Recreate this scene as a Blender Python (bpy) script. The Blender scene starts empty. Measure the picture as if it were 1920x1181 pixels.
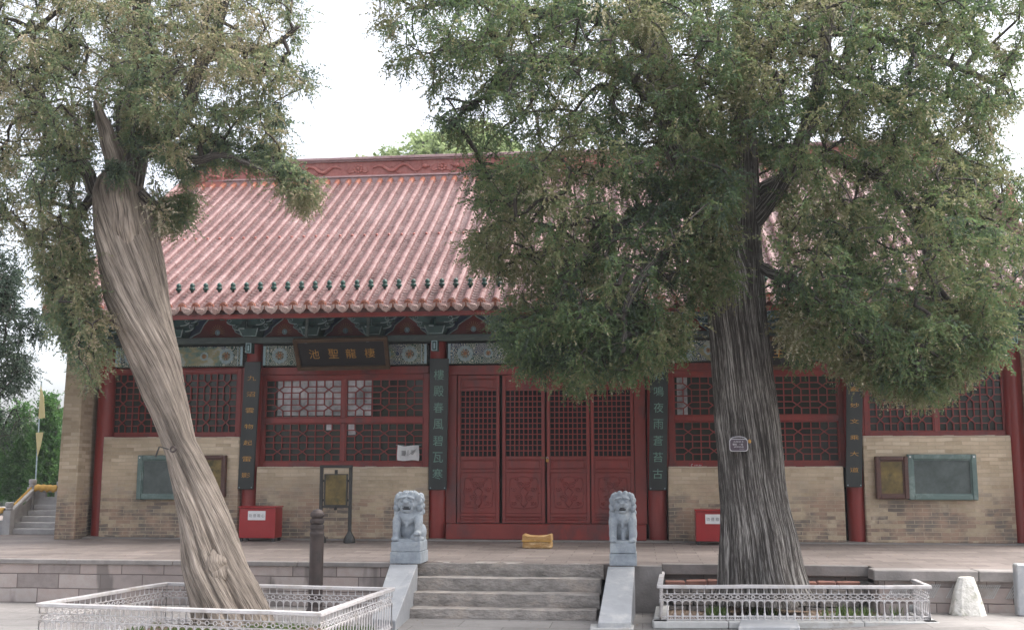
import bpy, bmesh, math, random
import numpy as np
from mathutils import Vector, Matrix, noise as mnoise
random.seed(7); rng = np.random.default_rng(11)
sc = bpy.context.scene
col = sc.collection
R = math.radians

# ---------------- camera ----------------
F = 2060.0                                   # focal length in photo pixels (photo 1920 wide)
PITCH = math.atan(289.5 / F); YAW = math.atan(240 * math.cos(PITCH) / F)
CAM = Vector((1.65, -20.0, 1.26))
cd = bpy.data.cameras.new('camera'); cam = bpy.data.objects.new('camera', cd); col.objects.link(cam)
cam.location = CAM; cam.rotation_euler = (R(90) + PITCH, 0, YAW)
cd.sensor_width = 36; cd.lens = 36 * F / 1920; cd.clip_start = 0.1; cd.clip_end = 2000
sc.camera = cam
FW = Vector((-math.sin(YAW) * math.cos(PITCH), math.cos(YAW) * math.cos(PITCH), math.sin(PITCH)))
RT = Vector((math.cos(YAW), math.sin(YAW), 0))
UP = Vector((math.sin(YAW) * math.sin(PITCH), -math.cos(YAW) * math.sin(PITCH), math.cos(PITCH)))
def P(x, y, Y):                              # photo measurement -> point on the vertical plane at depth Y
    d = FW + RT * ((x - 960) / F) - UP * ((y - 590.5) / F)
    return CAM + d * ((Y - CAM.y) / d.y)
def PZ(x, y, Z):                             # photo measurement -> point on the level plane at height Z
    d = FW + RT * ((x - 960) / F) - UP * ((y - 590.5) / F)
    return CAM + d * ((Z - CAM.z) / d.z)

# ---------------- sky, sun, exposure ----------------
SUN_EL, SUN_AZ = R(60), R(75)               # veiled sun: high on the right, broad and soft
world = bpy.data.worlds.new('World'); sc.world = world; world.use_nodes = True
wn = world.node_tree; bg = wn.nodes['Background']
sky = wn.nodes.new('ShaderNodeTexSky'); sky.sky_type = 'NISHITA'; sky.sun_disc = False
sky.sun_elevation = SUN_EL; sky.sun_rotation = SUN_AZ; sky.air_density = 0.65; sky.dust_density = 5.0; sky.ozone_density = 0.0
hs = wn.nodes.new('ShaderNodeHueSaturation'); hs.inputs['Saturation'].default_value = 0.38; hs.inputs['Value'].default_value = 1.25    # thin white overcast
wn.links.new(sky.outputs[0], hs.inputs['Color']); wn.links.new(hs.outputs[0], bg.inputs[0]); bg.inputs[1].default_value = 0.15
sl = bpy.data.lights.new('sun', 'SUN'); sl.energy = 0.8; sl.angle = R(70); sl.color = (1, 0.96, 0.9)
so = bpy.data.objects.new('sun', sl); col.objects.link(so)
sdir = Vector((math.sin(SUN_AZ) * math.cos(SUN_EL), math.cos(SUN_AZ) * math.cos(SUN_EL), math.sin(SUN_EL)))
so.rotation_euler = sdir.to_track_quat('Z', 'Y').to_euler(); so.location = (5, 0, 30)
sc.view_settings.view_transform = 'Standard'; sc.view_settings.look = 'None'; sc.view_settings.gamma = 1
sc.view_settings.exposure = 1.6

# ---------------- tags and links ----------------
def tag(o, label=None, cat=None, group=None, kind=None):
    if label: o['label'] = label
    if cat: o['category'] = cat
    if group: o['group'] = group
    if kind: o['kind'] = kind
    return o
def empty(name, loc=(0, 0, 0), rz=0, label=None, cat=None, group=None):
    o = bpy.data.objects.new(name, None); col.objects.link(o)
    o.location = loc; o.rotation_euler = (0, 0, rz); o.empty_display_size = 0.1
    return tag(o, label, cat, group)
def copy_tree(o, parent=None):
    c = o.copy(); col.objects.link(c); c.parent = parent
    for ch in [x for x in bpy.data.objects if x.parent == o and x != c]:
        copy_tree(ch, c)
    return c

# ---------------- mesh builder ----------------
class MB:
    def __init__(s): s.v = []; s.f = []
    def add(s, vs, fs):
        n = len(s.v); s.v += [tuple(v) for v in vs]; s.f += [tuple(i + n for i in f) for f in fs]; return s
    def box(s, x0, x1, y0, y1, z0, z1):
        return s.add([(x0,y0,z0),(x1,y0,z0),(x1,y1,z0),(x0,y1,z0),(x0,y0,z1),(x1,y0,z1),(x1,y1,z1),(x0,y1,z1)],
            [(0,3,2,1),(4,5,6,7),(0,1,5,4),(1,2,6,5),(2,3,7,6),(3,0,4,7)])
    def hexa(s, p):                          # 8 corners, bottom ring then top ring
        return s.add(p, [(0,3,2,1),(4,5,6,7),(0,1,5,4),(1,2,6,5),(2,3,7,6),(3,0,4,7)])
    def bar(s, a, b, w, h, up=(0,0,1)):      # rectangular bar from a to b
        a = Vector(a); b = Vector(b); d = (b - a).normalized(); u = Vector(up)
        r = d.cross(u)
        if r.length < 1e-4: r = d.cross(Vector((0,1,0)))
        r.normalize(); u = r.cross(d).normalized(); r *= w/2; u *= h/2
        return s.hexa([a-r-u, a+r-u, b+r-u, b-r-u, a-r+u, a+r+u, b+r+u, b-r+u])
    def tube(s, pts, rad, n=8, cap=True, shape=None):
        pts = [Vector(p) for p in pts]
        if not hasattr(rad, '__len__'): rad = [rad] * len(pts)
        ref = Vector((0, 1, 0)); rings = []; base = len(s.v)
        for i, p in enumerate(pts):
            t = (pts[min(i+1, len(pts)-1)] - pts[max(i-1, 0)])
            if t.length < 1e-9: t = Vector((0,0,1))
            t.normalize(); a = t.cross(ref)
            if a.length < 0.05: a = t.cross(Vector((1, 0, 0)))
            a.normalize(); b = t.cross(a)
            for k in range(n):
                th = 2 * math.pi * k / n; r = rad[i] if shape is None else rad[i] * shape(i, th)
                s.v.append(tuple(p + a * (math.cos(th) * r) + b * (math.sin(th) * r)))
        for i in range(len(pts) - 1):
            for k in range(n):
                s.f.append((base+i*n+k, base+i*n+(k+1)%n, base+(i+1)*n+(k+1)%n, base+(i+1)*n+k))
        if cap:
            s.f.append(tuple(base + k for k in range(n))[::-1]); s.f.append(tuple(base + (len(pts)-1)*n + k for k in range(n)))
        return s
    def lathe(s, prof, c=(0,0,0), n=20):     # prof: (r,z) from bottom to top
        base = len(s.v)
        for r, z in prof:
            for k in range(n):
                th = 2*math.pi*k/n; s.v.append((c[0]+r*math.cos(th), c[1]+r*math.sin(th), c[2]+z))
        m = len(prof)
        for i in range(m-1):
            for k in range(n): s.f.append((base+i*n+k, base+i*n+(k+1)%n, base+(i+1)*n+(k+1)%n, base+(i+1)*n+k))
        s.f.append(tuple(base+k for k in range(n))[::-1]); s.f.append(tuple(base+(m-1)*n+k for k in range(n)))
        return s
    def prism(s, poly, y0, y1):              # polygon in XZ, counter-clockwise seen from -Y, extruded in Y
        n = len(poly)
        vs = [(x, y0, z) for x, z in poly] + [(x, y1, z) for x, z in poly]
        fs = [tuple(range(n)), tuple(range(2*n-1, n-1, -1))] + [(i, i+n, (i+1)%n+n, (i+1)%n) for i in range(n)]
        return s.add(vs, fs)
    def prism_x(s, poly, x0, x1):            # polygon in YZ extruded in X
        n = len(poly)
        vs = [(x0, y, z) for y, z in poly] + [(x1, y, z) for y, z in poly]
        fs = [tuple(range(n))[::-1], tuple(range(n, 2*n))] + [(i, (i+1)%n, (i+1)%n+n, i+n) for i in range(n)]
        return s.add(vs, fs)
    def ball(s, c, r, n=10, m=7, rot=None):
        if not hasattr(r, '__len__'): r = (r, r, r)
        base = len(s.v); c = Vector(c)
        def pt(th, ph):
            v = Vector((r[0]*math.sin(ph)*math.cos(th), r[1]*math.sin(ph)*math.sin(th), r[2]*math.cos(ph)))
            if rot is not None: v = rot @ v
            return tuple(c + v)
        s.v.append(pt(0, 0))
        for i in range(1, m):
            for k in range(n): s.v.append(pt(2*math.pi*k/n, math.pi*i/m))
        s.v.append(pt(0, math.pi)); L = len(s.v) - 1
        for k in range(n):
            s.f.append((base, base+1+k, base+1+(k+1)%n)); s.f.append((L, base+1+(m-2)*n+(k+1)%n, base+1+(m-2)*n+k))
        for i in range(m-2):
            for k in range(n):
                a = base+1+i*n; s.f.append((a+k, a+n+k, a+n+(k+1)%n, a+(k+1)%n))
        return s
    def build(s, name, mat, parent=None, smooth=False, bevel=0, seg=1, wobble=0):
        me = bpy.data.meshes.new(name); vs = s.v
        if wobble:
            vs = [tuple(Vector(v) + Vector(mnoise.noise_vector(Vector(v) * 3.1)) * wobble) for v in vs]
        me.from_pydata(vs, [], s.f); me.update()
        if smooth == 'auto':
            try: me.shade_auto_smooth()
            except Exception: pass
        elif smooth: me.polygons.foreach_set('use_smooth', [True] * len(me.polygons))
        o = bpy.data.objects.new(name, me); col.objects.link(o)
        if mat: me.materials.append(mat)
        if parent is not None: o.parent = parent
        if bevel:
            b = o.modifiers.new('bevel', 'BEVEL'); b.width = bevel; b.segments = seg; b.limit_method = 'ANGLE'; b.angle_limit = R(35)
        return o

def rel(o, loc):                             # move an object's mesh so that its origin is at loc
    loc = Vector(loc); o.data.transform(Matrix.Translation(-loc)); o.location = loc; return o

# ---------------- materials ----------------
def newmat(name):
    m = bpy.data.materials.new(name); m.use_nodes = True; nt = m.node_tree
    return m, nt, nt.nodes['Principled BSDF']
def N(nt, t, **kw):
    n = nt.nodes.new(t)
    for k, v in kw.items(): setattr(n, k, v)
    return n
def ramp(nt, src, stops):
    r = N(nt, 'ShaderNodeValToRGB'); e = r.color_ramp.elements
    while len(e) < len(stops): e.new(0.5)
    for i, (p, c) in enumerate(stops):
        e[i].position = p; e[i].color = (c[0], c[1], c[2], 1) if hasattr(c, '__len__') else (c, c, c, 1)
    nt.links.new(src, r.inputs[0]); return r.outputs[0]
def mixc(nt, f, a, b, mode='MIX'):
    m = N(nt, 'ShaderNodeMix', data_type='RGBA', blend_type=mode)
    for sock, v in ((m.inputs[0], f), (m.inputs[6], a), (m.inputs[7], b)):
        if hasattr(v, 'links'): nt.links.new(v, sock)
        elif hasattr(v, '__len__'): sock.default_value = (v[0], v[1], v[2], 1)
        else: sock.default_value = v
    return m.outputs[2]
def mathn(nt, op, a, b=0.0, clamp=False):
    m = N(nt, 'ShaderNodeMath', operation=op, use_clamp=clamp)
    for sock, v in ((m.inputs[0], a), (m.inputs[1], b)):
        if hasattr(v, 'links'): nt.links.new(v, sock)
        else: sock.default_value = v
    return m.outputs[0]
def coords(nt, scale=(1,1,1), kind='pos', rot=(0,0,0)):
    if kind == 'pos': src = N(nt, 'ShaderNodeNewGeometry').outputs['Position']
    elif kind == 'obj': src = N(nt, 'ShaderNodeTexCoord').outputs['Object']
    mp = N(nt, 'ShaderNodeMapping'); mp.inputs['Scale'].default_value = scale; mp.inputs['Rotation'].default_value = rot
    nt.links.new(src, mp.inputs[0]); return mp.outputs[0]
def noise(nt, vec, scale, detail=4, rough=0.55, out='Fac'):
    n = N(nt, 'ShaderNodeTexNoise'); n.inputs['Scale'].default_value = scale; n.inputs['Detail'].default_value = detail
    n.inputs['Roughness'].default_value = rough; nt.links.new(vec, n.inputs['Vector']); return n.outputs[out]
def bump(nt, bsdf, h, strength=0.3, dist=0.01):
    b = N(nt, 'ShaderNodeBump'); b.inputs['Strength'].default_value = strength; b.inputs['Distance'].default_value = dist
    nt.links.new(h, b.inputs['Height']); nt.links.new(b.outputs[0], bsdf.inputs['Normal'])
def simple(name, c1, c2=None, rough=0.6, scale=3, scl=(1,1,1), bstr=0.2, bsc=40, bd=0.004, metal=0, spec=0.5, stain=None, stsc=1.2, kind='pos', coat=0):
    m, nt, b = newmat(name); v = coords(nt, scl, kind)
    c2 = c2 or tuple(x * 0.7 for x in c1)
    cc = ramp(nt, noise(nt, v, scale, 6, 0.65), [(0.32, c2), (0.68, c1)])
    if stain:
        s = ramp(nt, noise(nt, v, stsc, 5, 0.7), [(0.52, 0.0), (0.68, 1.0)]); cc = mixc(nt, s, cc, stain)
    nt.links.new(cc, b.inputs['Base Color'])
    b.inputs['Roughness'].default_value = rough; b.inputs['Metallic'].default_value = metal; b.inputs['Specular IOR Level'].default_value = spec
    b.inputs['Coat Weight'].default_value = coat; b.inputs['Coat Roughness'].default_value = 0.25
    if bstr: bump(nt, b, noise(nt, v, bsc, 4, 0.6), bstr, bd)
    return m

def brick_mat(name, cols, mortar, w, h, msize, rough=0.85, dirt=None, dirt_top=0.9, freq=2, plan=False, bd=0.006, var=0.5, smooth=0.25, streak=False):
    m, nt, b = newmat(name)
    pos = N(nt, 'ShaderNodeNewGeometry').outputs['Position']; sx = N(nt, 'ShaderNodeSeparateXYZ'); nt.links.new(pos, sx.inputs[0])
    cx = N(nt, 'ShaderNodeCombineXYZ')
    wob = noise(nt, pos, 2.2, 3); wobble = mathn(nt, 'MULTIPLY', mathn(nt, 'SUBTRACT', wob, 0.5), 0.045 if not streak and not plan else 0.02)
    if plan:
        nt.links.new(sx.outputs[0], cx.inputs[0]); nt.links.new(mathn(nt, 'ADD', sx.outputs[1], wobble), cx.inputs[1])
    else:
        nt.links.new(mathn(nt, 'ADD', sx.outputs[0], sx.outputs[1]), cx.inputs[0]); nt.links.new(mathn(nt, 'ADD', sx.outputs[2], wobble), cx.inputs[1])
    bt = N(nt, 'ShaderNodeTexBrick'); nt.links.new(cx.outputs[0], bt.inputs['Vector'])
    bt.inputs['Scale'].default_value = 1; bt.inputs['Brick Width'].default_value = w; bt.inputs['Row Height'].default_value = h
    bt.inputs['Mortar Size'].default_value = msize; bt.inputs['Mortar Smooth'].default_value = smooth; bt.inputs['Bias'].default_value = 0
    bt.inputs['Color1'].default_value = (0,0,0,1); bt.inputs['Color2'].default_value = (1,1,1,1); bt.inputs['Mortar'].default_value = (0.5,0.5,0.5,1)
    bt.offset_frequency = freq
    # a value per brick, blended with broad and fine noise
    t = mathn(nt, 'ADD', mathn(nt, 'MULTIPLY', bt.outputs['Color'], var), mathn(nt, 'MULTIPLY', noise(nt, pos, 9, 5, 0.7), 1 - var))
    cc = ramp(nt, t, [(0.2 + 0.6 * i / (len(cols) - 1), c) for i, c in enumerate(cols)])
    if dirt:
        zf = mathn(nt, 'SUBTRACT', 1.0, mathn(nt, 'DIVIDE', sx.outputs[2], dirt_top), True)
        dn = mathn(nt, 'MULTIPLY', zf, ramp(nt, mathn(nt, 'ADD', mathn(nt, 'MULTIPLY', noise(nt, pos, 1.3, 5, 0.7), 0.75), mathn(nt, 'MULTIPLY', bt.outputs['Color'], 0.25)), [(0.38, 0.0), (0.54, 2.1)]), True)
        dc = ramp(nt, noise(nt, pos, 3.3, 4), [(0.4, dirt[0]), (0.6, dirt[1])])
        cc = mixc(nt, dn, cc, dc)
    cc = mixc(nt, bt.outputs['Fac'], cc, mortar)
    if streak:                               # rain stains running down the wall
        sm = N(nt, 'ShaderNodeMapping'); sm.inputs['Scale'].default_value = (1, 0.3, 0.22); nt.links.new(pos, sm.inputs[0])
        cc = mixc(nt, ramp(nt, noise(nt, sm.outputs[0], 2.6, 3, 0.5), [(0.57, 0.0), (0.63, 0.75)]), cc, (0.16, 0.14, 0.13))
    big = ramp(nt, noise(nt, pos, 0.9, 4, 0.6), [(0.3, 0.78), (0.7, 1.1)])
    cc = mixc(nt, 1.0, cc, big, 'MULTIPLY')
    nt.links.new(cc, b.inputs['Base Color']); b.inputs['Roughness'].default_value = rough; b.inputs['Specular IOR Level'].default_value = 0.25
    hgt = mathn(nt, 'SUBTRACT', mathn(nt, 'MULTIPLY', noise(nt, pos, 35, 5, 0.7), 0.5), bt.outputs['Fac'])
    bump(nt, b, hgt, 0.8, bd)
    return m

M = {}
M['red'] = simple('red_paint', (0.25, 0.030, 0.022), (0.17, 0.020, 0.016), 0.42, 2.5, (1,1,0.5), 0.15, 25, stain=(0.11, 0.03, 0.03), stsc=1.6)
M['red_col'] = simple('red_column_paint', (0.26, 0.024, 0.018), (0.18, 0.018, 0.014), 0.35, 2.5, (1,1,0.3), 0.1, 25)
M['red_dark'] = simple('red_lattice_paint', (0.25, 0.028, 0.022), (0.18, 0.021, 0.017), 0.45, 6)
M['red_box'] = simple('red_box_paint', (0.33, 0.015, 0.018), (0.26, 0.012, 0.014), 0.35, 3, bstr=0.05)
M['brick'] = brick_mat('grey_tan_brick', [(0.41,0.32,0.22),(0.52,0.42,0.3),(0.59,0.48,0.35),(0.67,0.57,0.44)], (0.5,0.41,0.305), 0.29, 0.067, 0.005,
                       dirt=[(0.19,0.16,0.135),(0.38,0.26,0.19)], dirt_top=1.2)
M['mortar'] = simple('pale_mortar', (0.6,0.53,0.44), (0.45,0.38,0.3), 0.9, 8, bstr=0.5, bsc=60)
M['blocks'] = brick_mat('terrace_stone_blocks', [(0.25,0.215,0.2),(0.34,0.29,0.27),(0.385,0.315,0.285),(0.43,0.385,0.36)], (0.16,0.13,0.12), 0.62, 0.2, 0.007, var=0.55, bd=0.01, streak=True)
M['floor'] = brick_mat('terrace_paving', [(0.11,0.092,0.083),(0.175,0.148,0.135),(0.225,0.19,0.172)], (0.09,0.075,0.066), 0.62, 0.31, 0.007, plan=True, var=0.35, bd=0.004, rough=0.75)
M['ground'] = brick_mat('ground_paving', [(0.19,0.18,0.17),(0.25,0.235,0.225),(0.3,0.285,0.27)], (0.16,0.15,0.14), 1.1, 0.55, 0.006, plan=True, var=0.3, bd=0.005)
M['stepstone'] = simple('rough_step_stone', (0.38,0.345,0.315), (0.18,0.163,0.147), 0.85, 5, (1,1,1.8), 1.0, 14, 0.04, stain=(0.42,0.36,0.31), stsc=2.2)
M['slab'] = simple('smooth_grey_slab', (0.36,0.37,0.385), (0.29,0.3,0.315), 0.5, 5, bstr=0.25, bsc=60, stain=(0.45,0.45,0.44), stsc=3)
M['edge'] = simple('kerb_stone', (0.29,0.265,0.25), (0.18,0.165,0.155), 0.8, 3, bstr=0.6, bsc=30, bd=0.01)
M['lion'] = simple('blue_grey_granite', (0.36,0.4,0.44), (0.23,0.26,0.29), 0.7, 9, bstr=0.7, bsc=70, bd=0.006, stain=(0.42,0.45,0.46), stsc=5)
M['lion_dark'] = simple('painted_mouth_shade', (0.06,0.065,0.07), None, 0.9)  # near-black stone colour paints the shade inside the lions' mouths
M['white_rail'] = simple('chalky_white_paint', (0.55,0.53,0.53), (0.42,0.4,0.4), 0.6, 7, bstr=0.3, bsc=50, stain=(0.36,0.32,0.29), stsc=4)
M['curb'] = simple('pale_kerb', (0.5,0.5,0.49), (0.36,0.36,0.35), 0.8, 6, bstr=0.4, bsc=50, stain=(0.27,0.25,0.22), stsc=3)
M['whitestone'] = simple('whitewashed_stone', (0.78,0.76,0.71), (0.55,0.53,0.48), 0.85, 9, bstr=1.0, bsc=22, bd=0.02, stain=(0.3,0.3,0.22), stsc=5)
M['soil'] = simple('bare_soil', (0.23,0.16,0.11), (0.12,0.085,0.06), 0.95, 5, bstr=1, bsc=25, bd=0.03)
M['iron'] = simple('dark_iron', (0.05,0.05,0.048), (0.03,0.03,0.03), 0.45, 8, metal=0.4)
M['castiron'] = simple('brown_cast_iron', (0.085,0.062,0.055), (0.045,0.036,0.034), 0.55, 5, metal=0.3, bstr=0.4, bsc=30)
M['brass'] = simple('tarnished_brass', (0.22,0.155,0.055), (0.06,0.05,0.02), 0.34, 4, metal=0.5, stain=(0.045,0.045,0.022), stsc=3.5)
M['gold'] = simple('gold_leaf', (0.5,0.28,0.07), (0.38,0.2,0.05), 0.4, 20, metal=0.3)
M['black'] = simple('black_lacquer', (0.008,0.009,0.011), (0.005,0.006,0.007), 0.5, 4, bstr=0.1)
M['board'] = simple('dark_green_black_board', (0.015,0.022,0.022), (0.01,0.015,0.015), 0.4, 3, (1,1,0.4), bstr=0.15, stain=(0.024,0.031,0.031), stsc=2)
M['signframe'] = simple('gilded_brown_frame', (0.085,0.045,0.018), (0.05,0.026,0.012), 0.45, 6)
M['green_ink'] = simple('pale_green_lettering', (0.17,0.31,0.25), (0.10,0.2,0.165), 0.6, 20)
M['green_frame'] = simple('green_painted_steel', (0.115,0.175,0.16), (0.085,0.13,0.122), 0.5, 5, stain=(0.2,0.26,0.24), stsc=4)
M['brown_frame'] = simple('brown_wood_frame', (0.10,0.04,0.028), (0.06,0.026,0.02), 0.45, 6, (1,1,4))
M['paper'] = simple('white_paper', (0.72,0.72,0.72), (0.62,0.62,0.63), 0.8, 5, bstr=0.3, bsc=12, bd=0.01)
M['ink'] = simple('grey_print', (0.16,0.16,0.17), None, 0.8)
M['yellow'] = simple('yellow_cloth', (0.5,0.3,0.07), (0.34,0.19,0.04), 0.85, 9, bstr=0.4)
M['cushion'] = simple('worn_yellow_cushion', (0.5,0.31,0.13), (0.34,0.18,0.05), 0.7, 9, (1,1,3), bstr=0.5, bsc=20, stain=(0.7,0.5,0.28), stsc=5)
M['flag'] = simple('pale_yellow_flag', (0.5,0.44,0.24), (0.42,0.36,0.17), 0.85, 4)
M['tag'] = simple('purple_brown_plate', (0.055,0.035,0.05), None, 0.4)
M['tagrim'] = simple('silver_rim', (0.5,0.48,0.5), None, 0.35, metal=0.4)
M['pale_blue'] = simple('pale_blue_paint', (0.4,0.55,0.6), (0.3,0.43,0.48), 0.6, 12)
M['bracket_green'] = simple('dark_green_bracket', (0.04,0.105,0.10), (0.022,0.06,0.062), 0.6, 5)
M['bracket_blue'] = simple('dark_blue_bracket', (0.03,0.06,0.12), (0.02,0.04,0.08), 0.6, 5)
M['outline'] = simple('faded_pale_outline', (0.38,0.48,0.5), (0.22,0.3,0.33), 0.7, 14)
M['emblem_o'] = simple('orange_flame_paint', (0.36,0.19,0.09), (0.22,0.10,0.06), 0.6, 20)
M['emblem_r'] = simple('emblem_red', (0.17,0.02,0.018), None, 0.55)
M['bar_green'] = simple('grey_green_beam', (0.10,0.13,0.125), (0.06,0.08,0.08), 0.6, 6, (1,1,3))
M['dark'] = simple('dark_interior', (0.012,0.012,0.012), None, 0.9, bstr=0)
M['tile'] = None
def glass_mat():
    m, nt, b = newmat('dark_window_glass'); v = coords(nt)
    cc = ramp(nt, noise(nt, v, 1.3, 3), [(0.35, (0.02,0.024,0.022)), (0.7, (0.04,0.05,0.038))]); nt.links.new(cc, b.inputs['Base Color'])
    b.inputs['Roughness'].default_value = 0.12; b.inputs['Specular IOR Level'].default_value = 0.35
    bump(nt, b, noise(nt, v, 2.5, 2), 0.15, 0.02); return m
M['glass'] = glass_mat()
def boardglass():
    m, nt, b = newmat('dusty_notice_glass'); v = coords(nt)
    cc = ramp(nt, noise(nt, v, 4, 6, 0.7), [(0.35, (0.045,0.062,0.06)), (0.7, (0.10,0.125,0.12))]); nt.links.new(cc, b.inputs['Base Color'])
    b.inputs['Roughness'].default_value = 0.2; return m
M['bglass'] = boardglass()
def tile_mat(name, c1, c2, c3, rough=0.42):
    m, nt, b = newmat(name); v = coords(nt)
    n = noise(nt, v, 14, 5, 0.7); n2 = noise(nt, v, 1.1, 4, 0.6); t = mathn(nt, 'ADD', mathn(nt, 'MULTIPLY', n, 0.55), mathn(nt, 'MULTIPLY', n2, 0.45))
    cc = ramp(nt, t, [(0.36, c2), (0.5, c1), (0.66, c3)]); nt.links.new(cc, b.inputs['Base Color'])
    rr = ramp(nt, noise(nt, v, 8, 4), [(0.35, rough), (0.7, rough + 0.2)]); nt.links.new(rr, b.inputs['Roughness'])
    b.inputs['Specular IOR Level'].default_value = 0.45; b.inputs['Coat Weight'].default_value = 0.0
    bump(nt, b, noise(nt, v, 40, 3), 0.2, 0.004); return m
M['tile'] = tile_mat('red_glazed_tile', (0.142,0.064,0.060), (0.078,0.026,0.023), (0.225,0.14,0.136), 0.48)
M['pan'] = tile_mat('red_glazed_pan_tile', (0.085,0.035,0.032), (0.04,0.018,0.016), (0.16,0.09,0.085))
M['lip'] = tile_mat('pale_tile_edge_glint', (0.36,0.24,0.23), (0.12,0.05,0.045), (0.6,0.5,0.48))  # pale unglazed edge, whitened to paint in the glints along the tile fronts
M['tile_orange'] = tile_mat('orange_glazed_tile', (0.25,0.085,0.05), (0.18,0.052,0.03), (0.29,0.13,0.09))
M['drip'] = tile_mat('pale_glazed_drip_tile', (0.42,0.3,0.27), (0.27,0.14,0.12), (0.5,0.41,0.38))
M['tile_green'] = tile_mat('green_glazed_cap', (0.012,0.05,0.04), (0.008,0.03,0.025), (0.018,0.07,0.055))
M['ridge'] = tile_mat('red_glazed_ridge_relief', (0.33,0.11,0.09), (0.24,0.07,0.055), (0.4,0.17,0.14), 0.35)
M['ridge_grey'] = tile_mat('greyed_ridge_moulding', (0.33,0.22,0.22), (0.22,0.12,0.12), (0.4,0.28,0.28), 0.3)
def painted_beam():
    m, nt, b = newmat('painted_scroll_beam'); v = coords(nt)
    vo = N(nt, 'ShaderNodeTexVoronoi', feature='F1'); vo.inputs['Scale'].default_value = 11; nt.links.new(v, vo.inputs['Vector'])
    w = mathn(nt, 'FRACT', mathn(nt, 'MULTIPLY', vo.outputs['Distance'], 4.2))
    base = ramp(nt, noise(nt, v, 2.4, 3), [(0.4, (0.03,0.075,0.07)), (0.5, (0.07,0.13,0.11)), (0.62, (0.035,0.06,0.13))])
    line = ramp(nt, w, [(0.50, 0.0), (0.62, 1.0), (0.85, 1.0), (0.95, 0.0)])
    cc = mixc(nt, line, base, (0.5,0.5,0.42)); nt.links.new(cc, b.inputs['Base Color']); b.inputs['Roughness'].default_value = 0.7; return m
M['scroll'] = painted_beam()
def landscape():
    m, nt, b = newmat('painted_landscape_panel'); v = coords(nt, (1,1,1.6))
    cc = ramp(nt, noise(nt, v, 3.1, 5, 0.6), [(0.36, (0.05,0.11,0.10)), (0.46, (0.16,0.24,0.2)), (0.54, (0.3,0.27,0.15)), (0.62, (0.36,0.4,0.36))])
    nt.links.new(cc, b.inputs['Base Color']); b.inputs['Roughness'].default_value = 0.7; return m
M['landscape'] = landscape()
def bark(name, dark, mid, light, sc_, stretch=0.05, lt=0.58, bd=0.03):
    m, nt, b = newmat(name); uvn = N(nt, 'ShaderNodeUVMap', uv_map='bark'); mp = N(nt, 'ShaderNodeMapping')
    mp.inputs['Scale'].default_value = (sc_, sc_ * stretch, 1); nt.links.new(uvn.outputs[0], mp.inputs[0]); v = mp.outputs[0]
    n1 = noise(nt, v, 1.0, 6, 0.65); n2 = noise(nt, v, 3.1, 4, 0.6)
    t = mathn(nt, 'ADD', mathn(nt, 'MULTIPLY', n1, 0.6), mathn(nt, 'MULTIPLY', n2, 0.4))
    n3 = noise(nt, v, 9.0, 3, 0.5); t = mathn(nt, 'ADD', mathn(nt, 'MULTIPLY', t, 0.7), mathn(nt, 'MULTIPLY', n3, 0.3))
    cc = ramp(nt, t, [(0.42, dark), (0.5, mid), (lt, light)])
    pos = coords(nt); big = ramp(nt, noise(nt, pos, 1.6, 4), [(0.35, 0.72), (0.65, 1.15)]); cc = mixc(nt, 1.0, cc, big, 'MULTIPLY')
    nt.links.new(cc, b.inputs['Base Color']); b.inputs['Roughness'].default_value = 0.9; b.inputs['Specular IOR Level'].default_value = 0.2
    bump(nt, b, t, 1.0, bd); return m
M['bark_dark'] = bark('grey_streaked_bark', (0.032,0.028,0.025), (0.08,0.07,0.063), (0.42,0.395,0.365), 36, 0.022, 0.575, 0.04)
M['bark_tan'] = bark('weathered_bare_wood', (0.10,0.083,0.07), (0.28,0.235,0.195), (0.48,0.41,0.35), 12, 0.05, 0.60, 0.05)
M['twig'] = simple('dark_twig_bark', (0.05,0.042,0.035), (0.03,0.025,0.022), 0.9, 6)
def leafmat(name, stops, trans=0.3):
    m, nt, b = newmat(name)
    at = N(nt, 'ShaderNodeAttribute', attribute_name='tint'); cc = ramp(nt, at.outputs['Fac'], stops)
    nt.links.new(cc, b.inputs['Base Color']); b.inputs['Roughness'].default_value = 0.6; b.inputs['Specular IOR Level'].default_value = 0.3
    tr = N(nt, 'ShaderNodeBsdfTranslucent'); nt.links.new(cc, tr.inputs[0]); mx = N(nt, 'ShaderNodeMixShader'); mx.inputs[0].default_value = trans
    out = nt.nodes['Material Output']; nt.links.new(b.outputs[0], mx.inputs[1]); nt.links.new(tr.outputs[0], mx.inputs[2]); nt.links.new(mx.outputs[0], out.inputs[0]); return m
M['leaf_cypress'] = leafmat('cypress_foliage', [(0.0, (0.10,0.14,0.105)), (0.2, (0.13,0.18,0.12)), (0.36, (0.165,0.23,0.11)), (0.5, (0.21,0.235,0.13)), (0.7, (0.27,0.25,0.14)), (0.85, (0.33,0.27,0.18)), (1.0, (0.46,0.42,0.32))], 0.5)
M['leaf_right'] = leafmat('old_cypress_foliage', [(0.0, (0.065,0.095,0.065)), (0.2, (0.085,0.13,0.07)), (0.36, (0.115,0.18,0.07)), (0.5, (0.15,0.185,0.085)), (0.68, (0.2,0.205,0.10)), (0.85, (0.24,0.215,0.125)), (1.0, (0.45,0.43,0.31))], 0.5)
M['leaf_dark'] = leafmat('dark_cypress_foliage', [(0.0, (0.035,0.06,0.045)), (0.5, (0.06,0.09,0.06)), (1.0, (0.11,0.145,0.085))], 0.35)
M['leaf_green'] = leafmat('bright_conifer_foliage', [(0.0, (0.03,0.08,0.02)), (0.5, (0.05,0.13,0.03)), (1.0, (0.1,0.2,0.05))], 0.3)
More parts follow.
